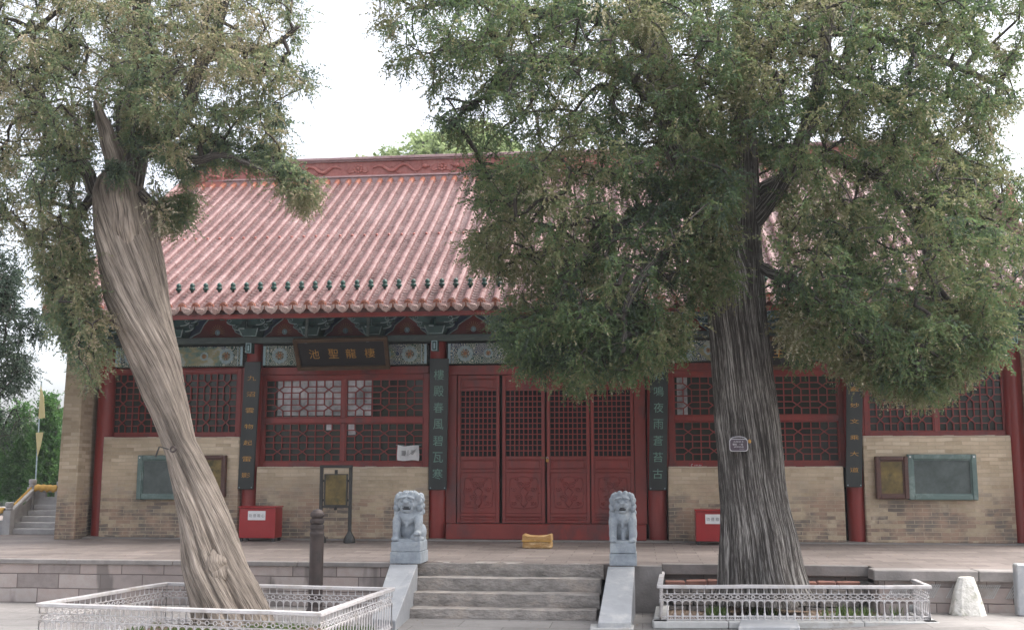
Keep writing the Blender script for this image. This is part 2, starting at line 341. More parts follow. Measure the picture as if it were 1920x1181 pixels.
M['leaf_broad'] = leafmat('fresh_broadleaf_foliage', [(0.0, (0.2,0.27,0.12)), (0.5, (0.3,0.38,0.18)), (1.0, (0.4,0.47,0.25))], 0.5)
M['grass'] = leafmat('grass_blades', [(0.0, (0.05,0.1,0.02)), (0.5, (0.09,0.17,0.04)), (1.0, (0.2,0.22,0.08))], 0.3)
# ---------------- lettering ----------------
def glyphs(mb, items, rgt, upv, nrm, lift=0.004):
    """items: (character, centre, width, height)"""
    cu = bpy.data.curves.new('lettering_source', 'FONT'); ob = bpy.data.objects.new('lettering_source', cu); col.objects.link(ob)
    cu.extrude = 0
    for ch, c, w, h in items:
        cu.body = ch; dg = bpy.context.evaluated_depsgraph_get(); dg.update(); me = ob.evaluated_get(dg).to_mesh()
        vs = [v.co.copy() for v in me.vertices]; fs = [tuple(p.vertices) for p in me.polygons]
        if not vs: continue
        x0 = min(v.x for v in vs); x1 = max(v.x for v in vs); y0 = min(v.y for v in vs); y1 = max(v.y for v in vs)
        sx = w / max(x1 - x0, 1e-3); sy = h / max(y1 - y0, 1e-3)
        mb.add([Vector(c) + rgt * ((v.x - (x0+x1)/2) * sx) + upv * ((v.y - (y0+y1)/2) * sy) + nrm * lift for v in vs], fs)
        ob.evaluated_get(dg).to_mesh_clear()
    bpy.data.objects.remove(ob); bpy.data.curves.remove(cu)

# ---------------- setting ----------------
GZ = -0.60; EDGE = -4.9
def gz(x):                                   # the ground rises gently towards the right
    t = max(0.0, min(1.0, (x - 3.2) / 2.6)); return GZ + 0.095 * t * t * (3 - 2 * t)
xs = [-400, 3.2] + [3.2 + 2.6*i/12 for i in range(1, 13)] + [400]
mb = MB(); mb.add([(x, -60, gz(x)) for x in xs] + [(x, 400, gz(x)) for x in xs], [(i, i+1, i+1+len(xs), i+len(xs)) for i in range(len(xs)-1)])
tag(mb.build('ground', M['ground']), kind='structure')
# terrace floor, notched behind the right-hand tree bed
pit0, pit1 = PZ(1240, 1055, 0).x, PZ(1618, 1056, 0).x
mb = MB()
mb.box(-60, pit0, EDGE + 0.03, 11, -0.2, 0); mb.box(pit0, pit1, EDGE + 0.28, 11, -0.2, 0); mb.box(pit1, 60, EDGE - 0.12, 11, -0.2, 0)
tag(mb.build('terrace_floor', M['floor']), kind='structure')
# retaining walls
def wall(x0, x1, y0, y1, z0, z1, label, name='retaining_wall', m='blocks', cope=True):
    o = MB().box(x0, x1, y0, y1, z0, z1).build(name, M[m])
    tag(o, label, 'wall'); 
    return o
LX0 = -1.62
w = wall(-60, LX0, EDGE - 0.02, EDGE + 0.4, GZ - 0.1, -0.066, 'long pinkish grey stone block terrace wall behind the left fence')
c = MB()
x = -24.0
while x < LX0 - 0.01:
    x2 = min(x + random.uniform(1.3, 1.9), LX0); c.box(x + 0.004, x2 - 0.004, EDGE - 0.06, EDGE + 0.02, -0.062, 0.004); x = x2
c = c.build('coping', M['edge'], w, bevel=0.012, seg=2, wobble=0.006)
w = wall(pit0 - 0.38, pit0 - 0.002, EDGE - 0.14, EDGE + 0.3, GZ - 0.1, -0.004, 'smooth dark grey wall face between the right stair slab and the tree bed', m='edge')
w = wall(pit0, pit1, EDGE + 0.24, EDGE + 0.45, GZ - 0.1, -0.204, 'low dark wall closing the back of the right tree bed', m='stepstone')
MB().box(pit0 + 0.004, pit1 - 0.004, EDGE + 0.2, EDGE + 0.27, -0.14, 0.004).build('coping', M['edge'], w, bevel=0.01, wobble=0.006)
# right terrace wall with tooled blocks
w = wall(pit1, 60, EDGE - 0.42, EDGE + 0.3, GZ - 0.1, -0.13, 'grey stone terrace wall with diagonally tooled blocks behind the white cone', m='blocks')
tool = MB()
for row, (z0, z1) in enumerate(((-0.355, -0.145), (-0.59, -0.375))):
    x = pit1 + 0.06 - 0.2 * row; k = 0
    while x < 9.0:
        L = 0.72
        if x > pit1 and (row == 0 or k == 4):
            for i in range(24):
                a = x + 0.03 + i * (L - 0.16) / 23; flip = True
                s = 0.1
                p0, p1 = ((a, z0 + 0.02), (a + s, z1 - 0.02)) if flip else ((a + s, z0 + 0.02), (a, z1 - 0.02))
                tool.bar((p0[0], EDGE - 0.425, p0[1]), (p1[0], EDGE - 0.425, p1[1]), 0.01, 0.009, (0, 1, 0))
        x += L; k += 1
tool.build('tooled_grooves', M['curb'], w)
c = MB(); x = pit1 - 0.08
while x < 12:
    x2 = x + random.uniform(0.9, 1.5); c.box(x + 0.004, x2 - 0.004, EDGE - 0.5, EDGE - 0.13, -0.128, 0.006); x = x2
c.build('coping', M['edge'], w, bevel=0.012, wobble=0.006)

# ---------------- stone steps with side slabs ----------------
st = empty('stone_steps', (0, EDGE, GZ), label='worn grey stone steps rising between two lions to the red door', cat='steps')
sx0, sx1 = -1.52, 1.14
treads = [(-0.0, 0.0), (0.34, -0.165), (0.68, -0.325), (1.0, -0.485)]
for i, (dy, z) in enumerate(treads):
    y1 = EDGE + 0.3 - dy; y0 = EDGE - 0.02 - dy
    if i: y1 = EDGE + 0.02 - dy + 0.34
    cuts = [[0.62, 0.68], [0.4], [0.6], []][i]
    xs = [sx0 - 0.05*i] + [sx0 + (sx1 - sx0) * c for c in cuts] + [sx1 - 0.02*i]
    for a, b_ in zip(xs[:-1], xs[1:]):
        m_ = MB(); n = max(2, int((b_ - a) / 0.12))
        for k in range(n):           # subdivided so that the wobble roughens the edges
            xa = a + (b_ - a) * k / n; xb = a + (b_ - a) * (k + 1) / n
            vs = [(xa,y0,z-0.185),(xb,y0,z-0.185),(xb,y1,z-0.185),(xa,y1,z-0.185),(xa,y0,z),(xb,y0,z),(xb,y1,z),(xa,y1,z),
                  (xa,y0-0.012,z-0.09),(xb,y0-0.012,z-0.09)]
            m_.add(vs, [(4,5,6,7),(0,1,9,8),(8,9,5,4)] + ([(0,8,4,7,3)] if k == 0 else []) + ([(1,2,6,5,9)] if k == n-1 else []))
        o = m_.build('step', M['stepstone'], st, wobble=0.012); o.location = (0, -EDGE + 0.0, -GZ)
        mid = o.data; mid.transform(Matrix.Translation((0, 0, 0)))
        o.location = Vector((0, 0, 0)) - Vector(st.location)
def cheek(t0, t1, b0, b1, label=None):
    a0, a1 = PZ(t0[0], t0[1], 0.012), PZ(t1[0], t1[1], 0.012)
    zb = GZ + 0.11
    c0, c1 = PZ(b0[0], b0[1], zb), PZ(b1[0], b1[1], zb)
    o = MB().hexa([(c0.x, c0.y, GZ-0.02), (c1.x, c1.y, GZ-0.02), (a1.x, a1.y+0.1, GZ-0.02), (a0.x, a0.y+0.1, GZ-0.02), c0, c1, a1, a0])
    o = o.build('side_slab', M['slab'], st, bevel=0.008); o.location = -Vector(st.location)
    mid0 = (Vector(a0)*0.45 + Vector(c0)*0.55); mid1 = (Vector(a1)*0.45 + Vector(c1)*0.55)
    return o
cheek((731, 1057), (783, 1057), (697, 1159), (742, 1163))
cheek((1140, 1061), (1190, 1061), (1121, 1166), (1183, 1166))
# foot plate under the right slab
q0, q1 = PZ(1105, 1176, GZ + 0.05), PZ(1188, 1176, GZ + 0.05)
o = MB().box(q0.x, q1.x, q0.y, q0.y + 0.35, GZ, GZ + 0.05).build('foot_stone', M['curb'], st, bevel=0.01, wobble=0.008); o.location = -Vector(st.location)

# ---------------- the hall ----------------
hall = empty('temple_hall', (0, 0, 0), label='long red temple hall with pink glazed tile roof and brick lower walls', cat='temple')
COLX = [-8.46, -5.55, -2.03, 1.95, 5.40, 8.12]
for x in COLX:
    c = MB(); prof = [(0.165, 0.03), (0.168, 1.0), (0.16, 2.4), (0.15, 3.60)]
    c.lathe(prof, (x, 0, 0), 28); c.build('column', M['red_col'], hall, smooth='auto')
    c = MB(); c.lathe([(0.3, -0.02), (0.3, 0.015), (0.25, 0.035)], (x, 0, 0), 12); c.build('column_base', M['floor'], hall, wobble=0.02)
# threshold strip of rough mortar along the wall foot
MB().box(-8.9, 8.8, -0.32, 0.2, -0.1, 0.022).build('plinth', M['edge'], hall, wobble=0.0)

# gable walls and piers
def gable_poly():
    return [(-0.15, 0), (9.75, 0), (9.75, 4.4), (4.8, 7.9), (-0.15, 4.75)]
for sgn, x0, x1, xp in ((-1, -9.0, -8.7, -8.64), (1, 8.25, 8.6, 8.25)):
    MB().prism_x(gable_poly(), x0, x1).build('gable_wall', M['brick'], hall)
    px0, px1 = (x0 - 0.0, xp) if sgn < 0 else (8.28, x1 + 0.1)
    MB().hexa([(px0-0.03,-0.62,0),(px1+0.0,-0.62,0),(px1,-0.152,0),(px0-0.03,-0.152,0),(px0+0.03,-0.6,4.0),(px1,-0.6,4.0),(px1,-0.152,4.0),(px0+0.03,-0.152,4.0)]).build('side_pier', M['brick'], hall, bevel=0.01)
    o = MB()
    for k in range(4): o.box(px0 - 0.01*k, px1 + 0.002, -0.6 - 0.22*(k+1), -0.6 + 0.01 , 3.78 + 0.12*k, 3.89 + 0.12*k)
    o.build('corbel', M['brick'], hall, bevel=0.01)
MB().box(-8.6, 8.3, 9.4, 9.7, 0, 4.4).build('rear_wall', M['brick'], hall)
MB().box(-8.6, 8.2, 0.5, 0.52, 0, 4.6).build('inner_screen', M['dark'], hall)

# brick sill walls
def sill_wall(pa, pb, ztop, zl=None):
    a = P(pa, 940, -0.2).x; b_ = P(pb, 940, -0.2).x
    m_ = MB(); n = 18
    for i in range(n):
        xa = a + (b_-a)*i/n; xb = a + (b_-a)*(i+1)/n
        f = [(0,3,2,1),(4,5,6,7),(0,1,5,4)]
        if i == 0: f.append((3,0,4,7))
        if i == n-1: f.append((1,2,6,5))
        m_.add([(xa,-0.22,0.02),(xb,-0.22,0.02),(xb,0.3,0.02),(xa,0.3,0.02),(xa,-0.2,ztop),(xb,-0.2,ztop),(xb,0.3,ztop),(xa,0.3,ztop)], f)
    o = m_.build('sill_wall', M['brick'], hall, bevel=0.02, seg=2)
    me = MB(); x = a + 0.01
    while x < b_ - 0.01:
        x2 = min(x + 0.17, b_ - 0.01); me.box(x, x2, -0.205, -0.02, ztop - 0.006, ztop + 0.012 + random.uniform(-0.004, 0.006)); x = x2
    me.build('mortar_edge', M['mortar'], o, bevel=0.006)
    return a, b_
WL1 = sill_wall(188, 446, 1.85); WL2 = sill_wall(479, 803, 1.30); WR2 = sill_wall(1253, 1584, 1.30); WR1 = sill_wall(1622, 1903, 1.83)

# windows
def lattice(mb, x0, x1, z0, z1, nc, nr, y, w=0.02, knots_c=(), knots_r=()):
    cw = (x1-x0)/nc; rh = (z1-z0)/nr; kn = {(c, r) for c in knots_c for r in knots_r}
    T = 0.028
    for i in range(1, nc):
        r = 0
        while r < nr:
            if (i-1, r) in kn or (i, r) in kn: r += 1; continue
            r2 = r
            while r2 < nr and (i-1, r2) not in kn and (i, r2) not in kn: r2 += 1
            x = x0 + i*cw; mb.box(x - w/2, x + w/2, y, y + T, z0 + r*rh, z0 + r2*rh); r = r2
    for j in range(1, nr):
        c = 0
        while c < nc:
            if (c, j-1) in kn or (c, j) in kn: c += 1; continue
            c2 = c
            while c2 < nc and (c2, j-1) not in kn and (c2, j) not in kn: c2 += 1
            z = z0 + j*rh; mb.box(x0 + c*cw, x0 + c2*cw, y - 0.003, y + T - 0.003, z - w/2, z + w/2); c = c2
    for (c, r) in kn:
        xa, xb, za, zb = x0+c*cw, x0+(c+1)*cw, z0+r*rh, z0+(r+1)*rh
        mb.bar((xa, y+T/2-0.002, za), (xb, y+T/2-0.002, zb), T, w, (0,0,1)); mb.bar((xa, y+T/2-0.006, zb), (xb, y+T/2-0.006, za), T, w, (0,0,1))
def window(pa, pb, z0, z1, pcols, prows, nc, nr, kc, kr, Y=0.0, fw=0.10, mid=0.075, lab=None):
    x0 = P(pa, 780, Y).x; x1 = P(pb, 780, Y).x
    f = MB()
    f.box(x0, x0+fw, Y, Y+0.1, z0, z1); f.box(x1-fw, x1, Y, Y+0.1, z0, z1)
    f.box(x0+fw, x1-fw, Y+0.003, Y+0.1, z1-fw*0.9, z1); f.box(x0+fw, x1-fw, Y+0.003, Y+0.1, z0, z0+fw*0.9)
    ix0, ix1, iz0, iz1 = x0+fw, x1-fw, z0+fw*0.9, z1-fw*0.9
    pw = (ix1-ix0-(pcols-1)*mid)/pcols; ph = (iz1-iz0-(prows-1)*mid*1.3)/prows
    for i in range(1, pcols): xx = ix0 + i*pw + (i-1)*mid; f.box(xx, xx+mid, Y+0.006, Y+0.1, iz0, iz1)
    for j in range(1, prows): zz = iz0 + j*ph + (j-1)*mid*1.3; f.box(ix0, ix1, Y-0.012, Y+0.09, zz, zz+mid*1.3)
    fr = f.build('window', M['red'], hall, bevel=0.006)
    for i in range(pcols):
        for j in range(prows):
            a = ix0 + i*(pw+mid); b_ = iz0 + j*(ph+mid*1.3)
            l = MB(); t = 0.022
            l.box(a, a+t, Y+0.02, Y+0.06, b_, b_+ph); l.box(a+pw-t, a+pw, Y+0.02, Y+0.06, b_, b_+ph)
            l.box(a+t, a+pw-t, Y+0.02, Y+0.06, b_, b_+t); l.box(a+t, a+pw-t, Y+0.02, Y+0.06, b_+ph-t, b_+ph)
            lattice(l, a+t, a+pw-t, b_+t, b_+ph-t, nc, nr, Y+0.028, 0.019, kc, kr)
            l.build('lattice', M['red_dark'], fr)
            MB().box(a, a+pw, Y+0.075, Y+0.079, b_, b_+ph).build('pane', M['glass'], fr)
    return fr, (ix0, ix1, iz0, iz1, pw, ph)
wl1, g1 = window(200, 451, 1.86, 3.15, 2, 1, 9, 9, (1,4,7), (1,4,7), fw=0.085)
wl2, g2 = window(486, 804, 1.31, 3.02, 2, 2, 9, 6, (1,4,7), (1,4))
wr2, g3 = window(1253, 1583, 1.31, 3.02, 2, 2, 9, 6, (1,4,7), (1,4))
wr1, g4 = window(1620, 1893, 1.84, 3.15, 2, 1, 9, 9, (1,4,7), (1,4,7), fw=0.085)
# pale sheets over the window panes, added as painted sky reflections
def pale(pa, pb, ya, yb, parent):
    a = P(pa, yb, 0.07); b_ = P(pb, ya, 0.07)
    MB().box(a.x, b_.x, 0.068, 0.072, a.z, b_.z).build('painted_reflection', M['reflection_in'], parent)
M['reflection_in'] = simple('painted_sky_reflection', (0.6,0.6,0.62), (0.14,0.15,0.15), 0.5, 3.2, bstr=0)
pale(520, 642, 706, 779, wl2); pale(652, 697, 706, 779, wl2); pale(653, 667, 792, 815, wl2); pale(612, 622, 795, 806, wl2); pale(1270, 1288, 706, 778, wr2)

# red head beams and jambs
def head(pa, pb, z0, z1, y=-0.04):
    a = P(pa, 700, y).x; b_ = P(pb, 700, y).x; MB().box(a, b_, y, 0.14, z0, z1).build('head_beam', M['red'], hall, bevel=0.008)
head(486, 804, 3.02, 3.16); head(1253, 1583, 3.02, 3.16); head(838, 1216, 2.985, 3.16); head(200, 451, 3.15, 3.17); head(1620, 1893, 3.15, 3.17)
for pa, pb, zb in ((196, 204, 1.85), (447, 462, 1.85), (476, 490, 1.3), (800, 812, 0.3), (1245, 1257, 1.3), (1579, 1592, 1.3), (1612, 1624, 1.85), (1889, 1900, 1.85)):
    a = P(pa, 780, 0.02).x; b_ = P(pb, 780, 0.02).x; MB().box(a, b_, 0.012, 0.13, zb, 3.17).build('jamb', M['red'], hall, bevel=0.005)

# doors
DY = -0.03
th0, th1 = P(836, 1000, -0.15).x, P(1212, 1000, -0.15).x
MB().box(th0, th1, -0.19, 0.1, 0.024, 0.30).build('threshold', M['red'], hall, bevel=0.012)
MB().box(th0 - 0.02, P(856, 850, DY).x, DY - 0.03, 0.1, 0.3, 2.985).build('door_jamb', M['red'], hall, bevel=0.008)
MB().box(P(1190, 850, DY).x, th1 + 0.02, DY - 0.03, 0.1, 0.3, 2.985).build('door_jamb', M['red'], hall, bevel=0.008)
def door_leaf():
    W, H, s = 0.775, 2.665, 0.06
    e = MB()
    e.box(0, s, 0, 0.06, 0, H); e.box(W-s, W, 0, 0.06, 0, H)
    rails = [(0, 0.05), (0.115, 0.17), (0.90, 0.955), (1.13, 1.19), (2.38, 2.43), (2.6, H)]
    for a, b_ in rails: e.box(s, W-s, 0.002, 0.058, a, b_)
    d = e.build('door_leaf', M['red'], hall, bevel=0.007, seg=2)
    for a, b_, nm in ((0.05, 0.115, 'lower_board'), (0.17, 0.90, 'carved_panel'), (0.955, 1.13, 'waist_board'), (2.43, 2.6, 'top_board')):
        pn = MB().box(s, W-s, 0.022, 0.05, a, b_)
        if nm != 'carved_panel': pn.box(s+0.04, W-s-0.04, 0.014, 0.03, a+0.02, b_-0.02)
        o = pn.build(nm, M['red'], d, bevel=0.008)
        if nm == 'carved_panel':
            g = MB(); cx, cz = W/2, (a+b_)/2
            # raised border with cusped corners, lotus and scrolls
            bx, bz = (W-2*s)/2 - 0.05, (b_-a)/2 - 0.07
            pts = []
            for k in range(49):
                th = 2*math.pi*k/48; r = 1/(abs(math.cos(th))**5 + abs(math.sin(th))**5)**0.2
                cus = 1 - 0.07*abs(math.sin(4*th))
                pts.append((cx + bx*r*cus*math.cos(th), 0.018, cz + bz*r*cus*math.sin(th)))
            g.tube(pts, 0.009, 5)
            for q in (1, -1):
                for (ox, oz, r0, tn, dr) in ((0.06, 0.13, 0.075, 1.5, 1), (0.17, 0.06, 0.06, 1.4, -1), (0.1, -0.1, 0.07, 1.6, 1), (0.17, -0.19, 0.05, 1.3, -1), (0.14, 0.23, 0.045, 1.2, 1)):
                    pp = []
                    for k in range(15):
                        u = k/14; an = dr*u*tn*2*math.pi + 0.6; rr = r0*(1-0.8*u)
                        pp.append((cx + q*(ox + rr*math.cos(an)), 0.018, cz + oz + rr*math.sin(an)*0.8))
                    g.tube(pp, 0.009, 5)
                g.tube([(cx, 0.018, cz-0.26), (cx+q*0.06, 0.018, cz-0.18), (cx+q*0.02, 0.018, cz-0.08), (cx+q*0.08, 0.018, cz+0.02), (cx, 0.018, cz+0.1)], 0.01, 5)
            g.build('carving', M['red'], d, smooth=True)
    l = MB(); lattice(l, s, W-s, 1.19, 2.38, 8, 12, 0.02, 0.017); l.build('door_lattice', M['red_dark'], d)
    MB().box(s, W-s, 0.052, 0.056, 1.19, 2.38).build('door_glass', M['dark'], d)
    return d
d0 = door_leaf()
for i, px in enumerate((857, 941.5, 1025, 1107.5)):
    d = d0 if i == 0 else copy_tree(d0, hall)
    d.location = (P(px, 850, DY).x + 0.003, DY, 0.31)

# painted beams, bars, rosettes
def rosette(mb_w, mb_o, x, y, z, r):
    for k in range(12):
        a = 2*math.pi*k/12; c = (x + r*0.72*math.cos(a), y, z + r*0.72*math.sin(a)); mb_w.ball(c, (r*0.24, 0.006, r*0.24), 8, 4)
    for k in range(8):
        a = 2*math.pi*(k+.5)/8; mb_o.bar((x, y-0.004, z), (x + r*0.5*math.cos(a), y-0.004, z + r*0.5*math.sin(a)), 0.012, 0.02, (0,1,0))
    mb_o.ball((x, y-0.003, z), (r*0.2, 0.01, r*0.2), 8, 4)
wh, og = MB(), MB()
BZ0, BZ1, BY = 3.19, 3.56, -0.12
for i in range(5):
    a, b_ = COLX[i] + 0.2, COLX[i+1] - 0.2
    o = MB().box(a, b_, BY, 0.12, BZ0, BZ1).build('painted_beam', M['scroll'], hall)
    s = MB()
    s.box(a, a+0.045, BY-0.006, BY+0.01, BZ0+0.004, BZ1-0.004); s.build('pale_band', M['pale_blue'], o); s = MB(); s.box(b_-0.045, b_, BY-0.006, BY+0.01, BZ0+0.004, BZ1-0.004)
    s.build('pale_band', M['pale_blue'], o); s = MB(); s.box(a+0.09, a+0.10, BY-0.005, BY+0.01, BZ0+0.004, BZ1-0.004); s.box(b_-0.10, b_-0.09, BY-0.005, BY+0.01, BZ0+0.004, BZ1-0.004)
    s.build('thin_border', M['pale_blue'], o)
    for q in (0.32, 0.75):
        for xq in (a+q, b_-q):
            wh, og = MB(), MB(); rosette(wh, og, xq, BY-0.004, (BZ0+BZ1)/2, 0.16 if q < 0.5 else 0.09)
            wh.build('rosette', M['outline'], o); og.build('flower_centre', M['emblem_o'], o)
    if i != 2:
        c0, c1 = (a+b_)/2 - 0.8, (a+b_)/2 + 0.8
        MB().prism([(c0, BZ0+0.01), (c1, BZ0+0.01), (c1+0.17, (BZ0+BZ1)/2), (c1, BZ1-0.01), (c0, BZ1-0.01), (c0-0.17, (BZ0+BZ1)/2)][::-1], BY-0.006, BY+0.01).build('landscape_painting', M['landscape'], o)
MB().box(-8.7, 8.4, -0.24, 0.12, 3.60, 3.715).build('plate_beam', M['bar_green'], hall, bevel=0.006)
for x in COLX:
    xx = x - 0.02
    b_ = MB().box(xx-0.055, xx+0.055, -0.32, 0, 3.41, 3.595).build('beam_end', M['bracket_green'], hall)
    t = MB()
    for (u0,u1,v0,v1) in ((-0.055,0.055,3.41,3.425),(-0.055,0.055,3.58,3.595),(-0.055,-0.038,3.425,3.58),(0.038,0.055,3.425,3.58)): t.box(xx+u0, xx+u1, -0.326, -0.321, v0, v1)
    t.box(xx-0.015, xx+0.015, -0.326, -0.321, 3.45, 3.55); t.build('end_outline', M['pale_blue'], b_)

# bracket sets
def bracket_set():
    body, blue, tr = MB(), MB(), MB()
    body.hexa([(-0.13,-0.36,3.715),(0.13,-0.36,3.715),(0.13,0,3.715),(-0.13,0,3.715),(-0.19,-0.42,3.86),(0.19,-0.42,3.86),(0.19,0,3.86),(-0.19,0,3.86)])
    for u in (-1, 1): tr.bar((u*0.13, -0.365, 3.72), (u*0.185, -0.425, 3.86), 0.016, 0.016)
    tr.bar((-0.13,-0.366,3.722),(0.13,-0.366,3.722),0.014,0.014)
    tiers = [(0.0, 0.86, 0.34, -0.30), (0.0, 1.01, 0.44, -0.34), (1, 0.93, 0.36, -0.55), (1, 1.10, 0.50, -0.57), (0, 1.22, 0.58, -0.72)]
    for k, (q, z, w, y) in enumerate(tiers):
        z += 3.715 - 0.72 - 0.0; h = 0.10
        tgt = body if k % 2 == 0 else blue
        n = 7; pl = [(-w, z+h), (-w, z+h*0.45)]
        for i in range(n+1):
            a = math.pi/2*i/n; pl.append((-w + (w*0.45)*(1-math.cos(a)), z + h*0.45*(1-math.sin(a)) - 0.02*math.sin(a)))
        full = pl + [(-x, zz) for x, zz in pl[::-1]]
        tgt.prism(full, y, y+0.09)
        line = [(x, y-0.006, zz) for x, zz in pl[1:]]
        tr.tube(line, 0.012, 4); tr.tube([(-x, yy, zz) for x, yy, zz in line], 0.012, 4)
        tr.bar((-w, y-0.005, z+h-0.006), (w, y-0.005, z+h-0.006), 0.009, 0.009)
        for u in (-1, 1):        # curled tips and blocks
            tr.tube([(u*(w-0.05+0.03*math.cos(t_)), y-0.006, z+h*0.62+0.028*math.sin(t_)) for t_ in [i*math.pi/4 for i in range(8)]], 0.006, 4)
            body.hexa([(u*w-0.045,y-0.01,z+h),(u*w+0.045,y-0.01,z+h),(u*w+0.045,y+0.1,z+h),(u*w-0.045,y+0.1,z+h),(u*w-0.06,y-0.02,z+h+0.05),(u*w+0.06,y-0.02,z+h+0.05),(u*w+0.06,y+0.11,z+h+0.05),(u*w-0.06,y+0.11,z+h+0.05)])
            tr.bar((u*w-0.06,y-0.023,z+h+0.047),(u*w+0.06,y-0.023,z+h+0.047),0.008,0.008)
    # forward arms ending in down-curved beaks
    for z, y1 in ((3.86, -0.62), (4.06, -0.92), (4.24, -1.1)):
        body.box(-0.045, 0.045, y1, 0, z, z+0.11); body.prism_x([(y1, z+0.11), (y1, z), (y1-0.12, z-0.05), (y1-0.14, z-0.02)], -0.04, 0.04)
        tr.bar((-0.045,y1-0.125,z-0.045),(0.045,y1-0.125,z-0.045),0.012,0.03); tr.bar((-0.04,y1-0.003,z),(-0.04,y1-0.003,z+0.1),0.008,0.008); tr.bar((0.04,y1-0.003,z),(0.04,y1-0.003,z+0.1),0.008,0.008)
    b_ = body.build('bracket_set', M['bracket_green'], hall)
    blue.build('blue_arm', M['bracket_blue'], b_); tr.build('pale_outline', M['outline'], b_)
    return b_
b0 = bracket_set(); bx = []
for i, n in enumerate((2, 3, 3, 3, 2)):
    bx += [COLX[i] + (COLX[i+1]-COLX[i])*k/n for k in range(n)]
bx.append(COLX[-1])
for i, x in enumerate(bx):
    b_ = b0 if i == 0 else copy_tree(b0, hall); b_.location = (x, 0, 0)
def gong(x0, x1):                            # red board between bracket sets, cusped outline, flaming jewel
    w = (x1-x0)/2; cx = (x0+x1)/2; hw = w - 0.16; H = 0.40 if w < 0.7 else 0.42
    MB().box(x0, x1, -0.02, 0.05, 3.716, 4.6).build('backing_board', M['bracket_blue'], hall)
    pts = []
    flat = 0.0 if w < 0.7 else 0.14
    half = [(hw, 0), (hw*0.8, 0.07), (hw*0.62, 0.12), (hw*0.55, 0.2), (hw*0.36+flat*0.5, 0.27), (0.06+flat, H-0.06), (flat, H)]
    poly = [(cx + a, 3.717 + b_) for a, b_ in half] + [(cx - a, 3.717 + b_) for a, b_ in half[::-1]]
    pn = MB().prism(poly[::-1], -0.06, -0.025); o = pn.build('arched_panel', M['emblem_r'], hall)
    MB().tube([(a, -0.066, b_) for a, b_ in poly], 0.011, 4).build('panel_outline', M['outline'], o)
    e = MB()
    for k in range(13):
        a = math.pi*(k/12)*1.2 - 0.1*math.pi; e.bar((cx+0.06*math.cos(a), -0.067, 3.83+0.06*math.sin(a)), (cx+0.14*math.cos(a), -0.067, 3.83+0.15*math.sin(a)), 0.009, 0.014, (0,1,0))
    e.build('flame_rays', M['emblem_o'], o)
    MB().tube([(cx+0.042*math.cos(q*math.pi/6), -0.07, 3.83+0.045*math.sin(q*math.pi/6)) for q in range(13)], 0.01, 5, False).build('jewel_ring', M['outline'], o); MB().ball((cx, -0.066, 3.83), (0.026, 0.012, 0.03)).build('jewel', M['pale_blue'], o)
for a, b_ in zip(bx[:-1], bx[1:]): gong(a, b_)

# ---------------- roof ----------------
def rz(Y): t = Y + 1.6; return 4.10 + 0.585*t + 0.006*t*t
RX0, RX1, SP = -8.95, 8.72, 0.2535
RYT = 4.62
ys = [-1.6 + (RYT+1.6)*i/12 for i in range(13)]
mb = MB().prism_x([(y, rz(y)-0.03) for y in ys] + [(4.8, rz(4.8)-0.02), (10.6, 4.2), (10.6, 4.05), (4.8, rz(4.8)-0.2)] + [(y, rz(y)-0.15) for y in ys[::-1]], RX0, RX1)
roof = mb.build('roof', M['pan'], hall)
MB().box(RX0+0.02, RX1-0.02, -1.585, -1.5, rz(-1.6)-0.22, rz(-1.6)-0.04).build('eave_board', M['red'], roof)
rf = MB(); x = RX0 + 0.1
while x < RX1: rf.bar((x, -1.48, rz(-1.48)-0.26), (x, 0.2, rz(0.2)-0.30), 0.08, 0.09); x += 0.2
rf.build('rafters', M['bracket_green'], roof)
lips, tube, orange, pans, drips, discs, caps, nails = MB(), MB(), MB(), MB(), MB(), MB(), MB(), MB()
nrow = int((RX1-RX0)/SP); SEG = 0.26
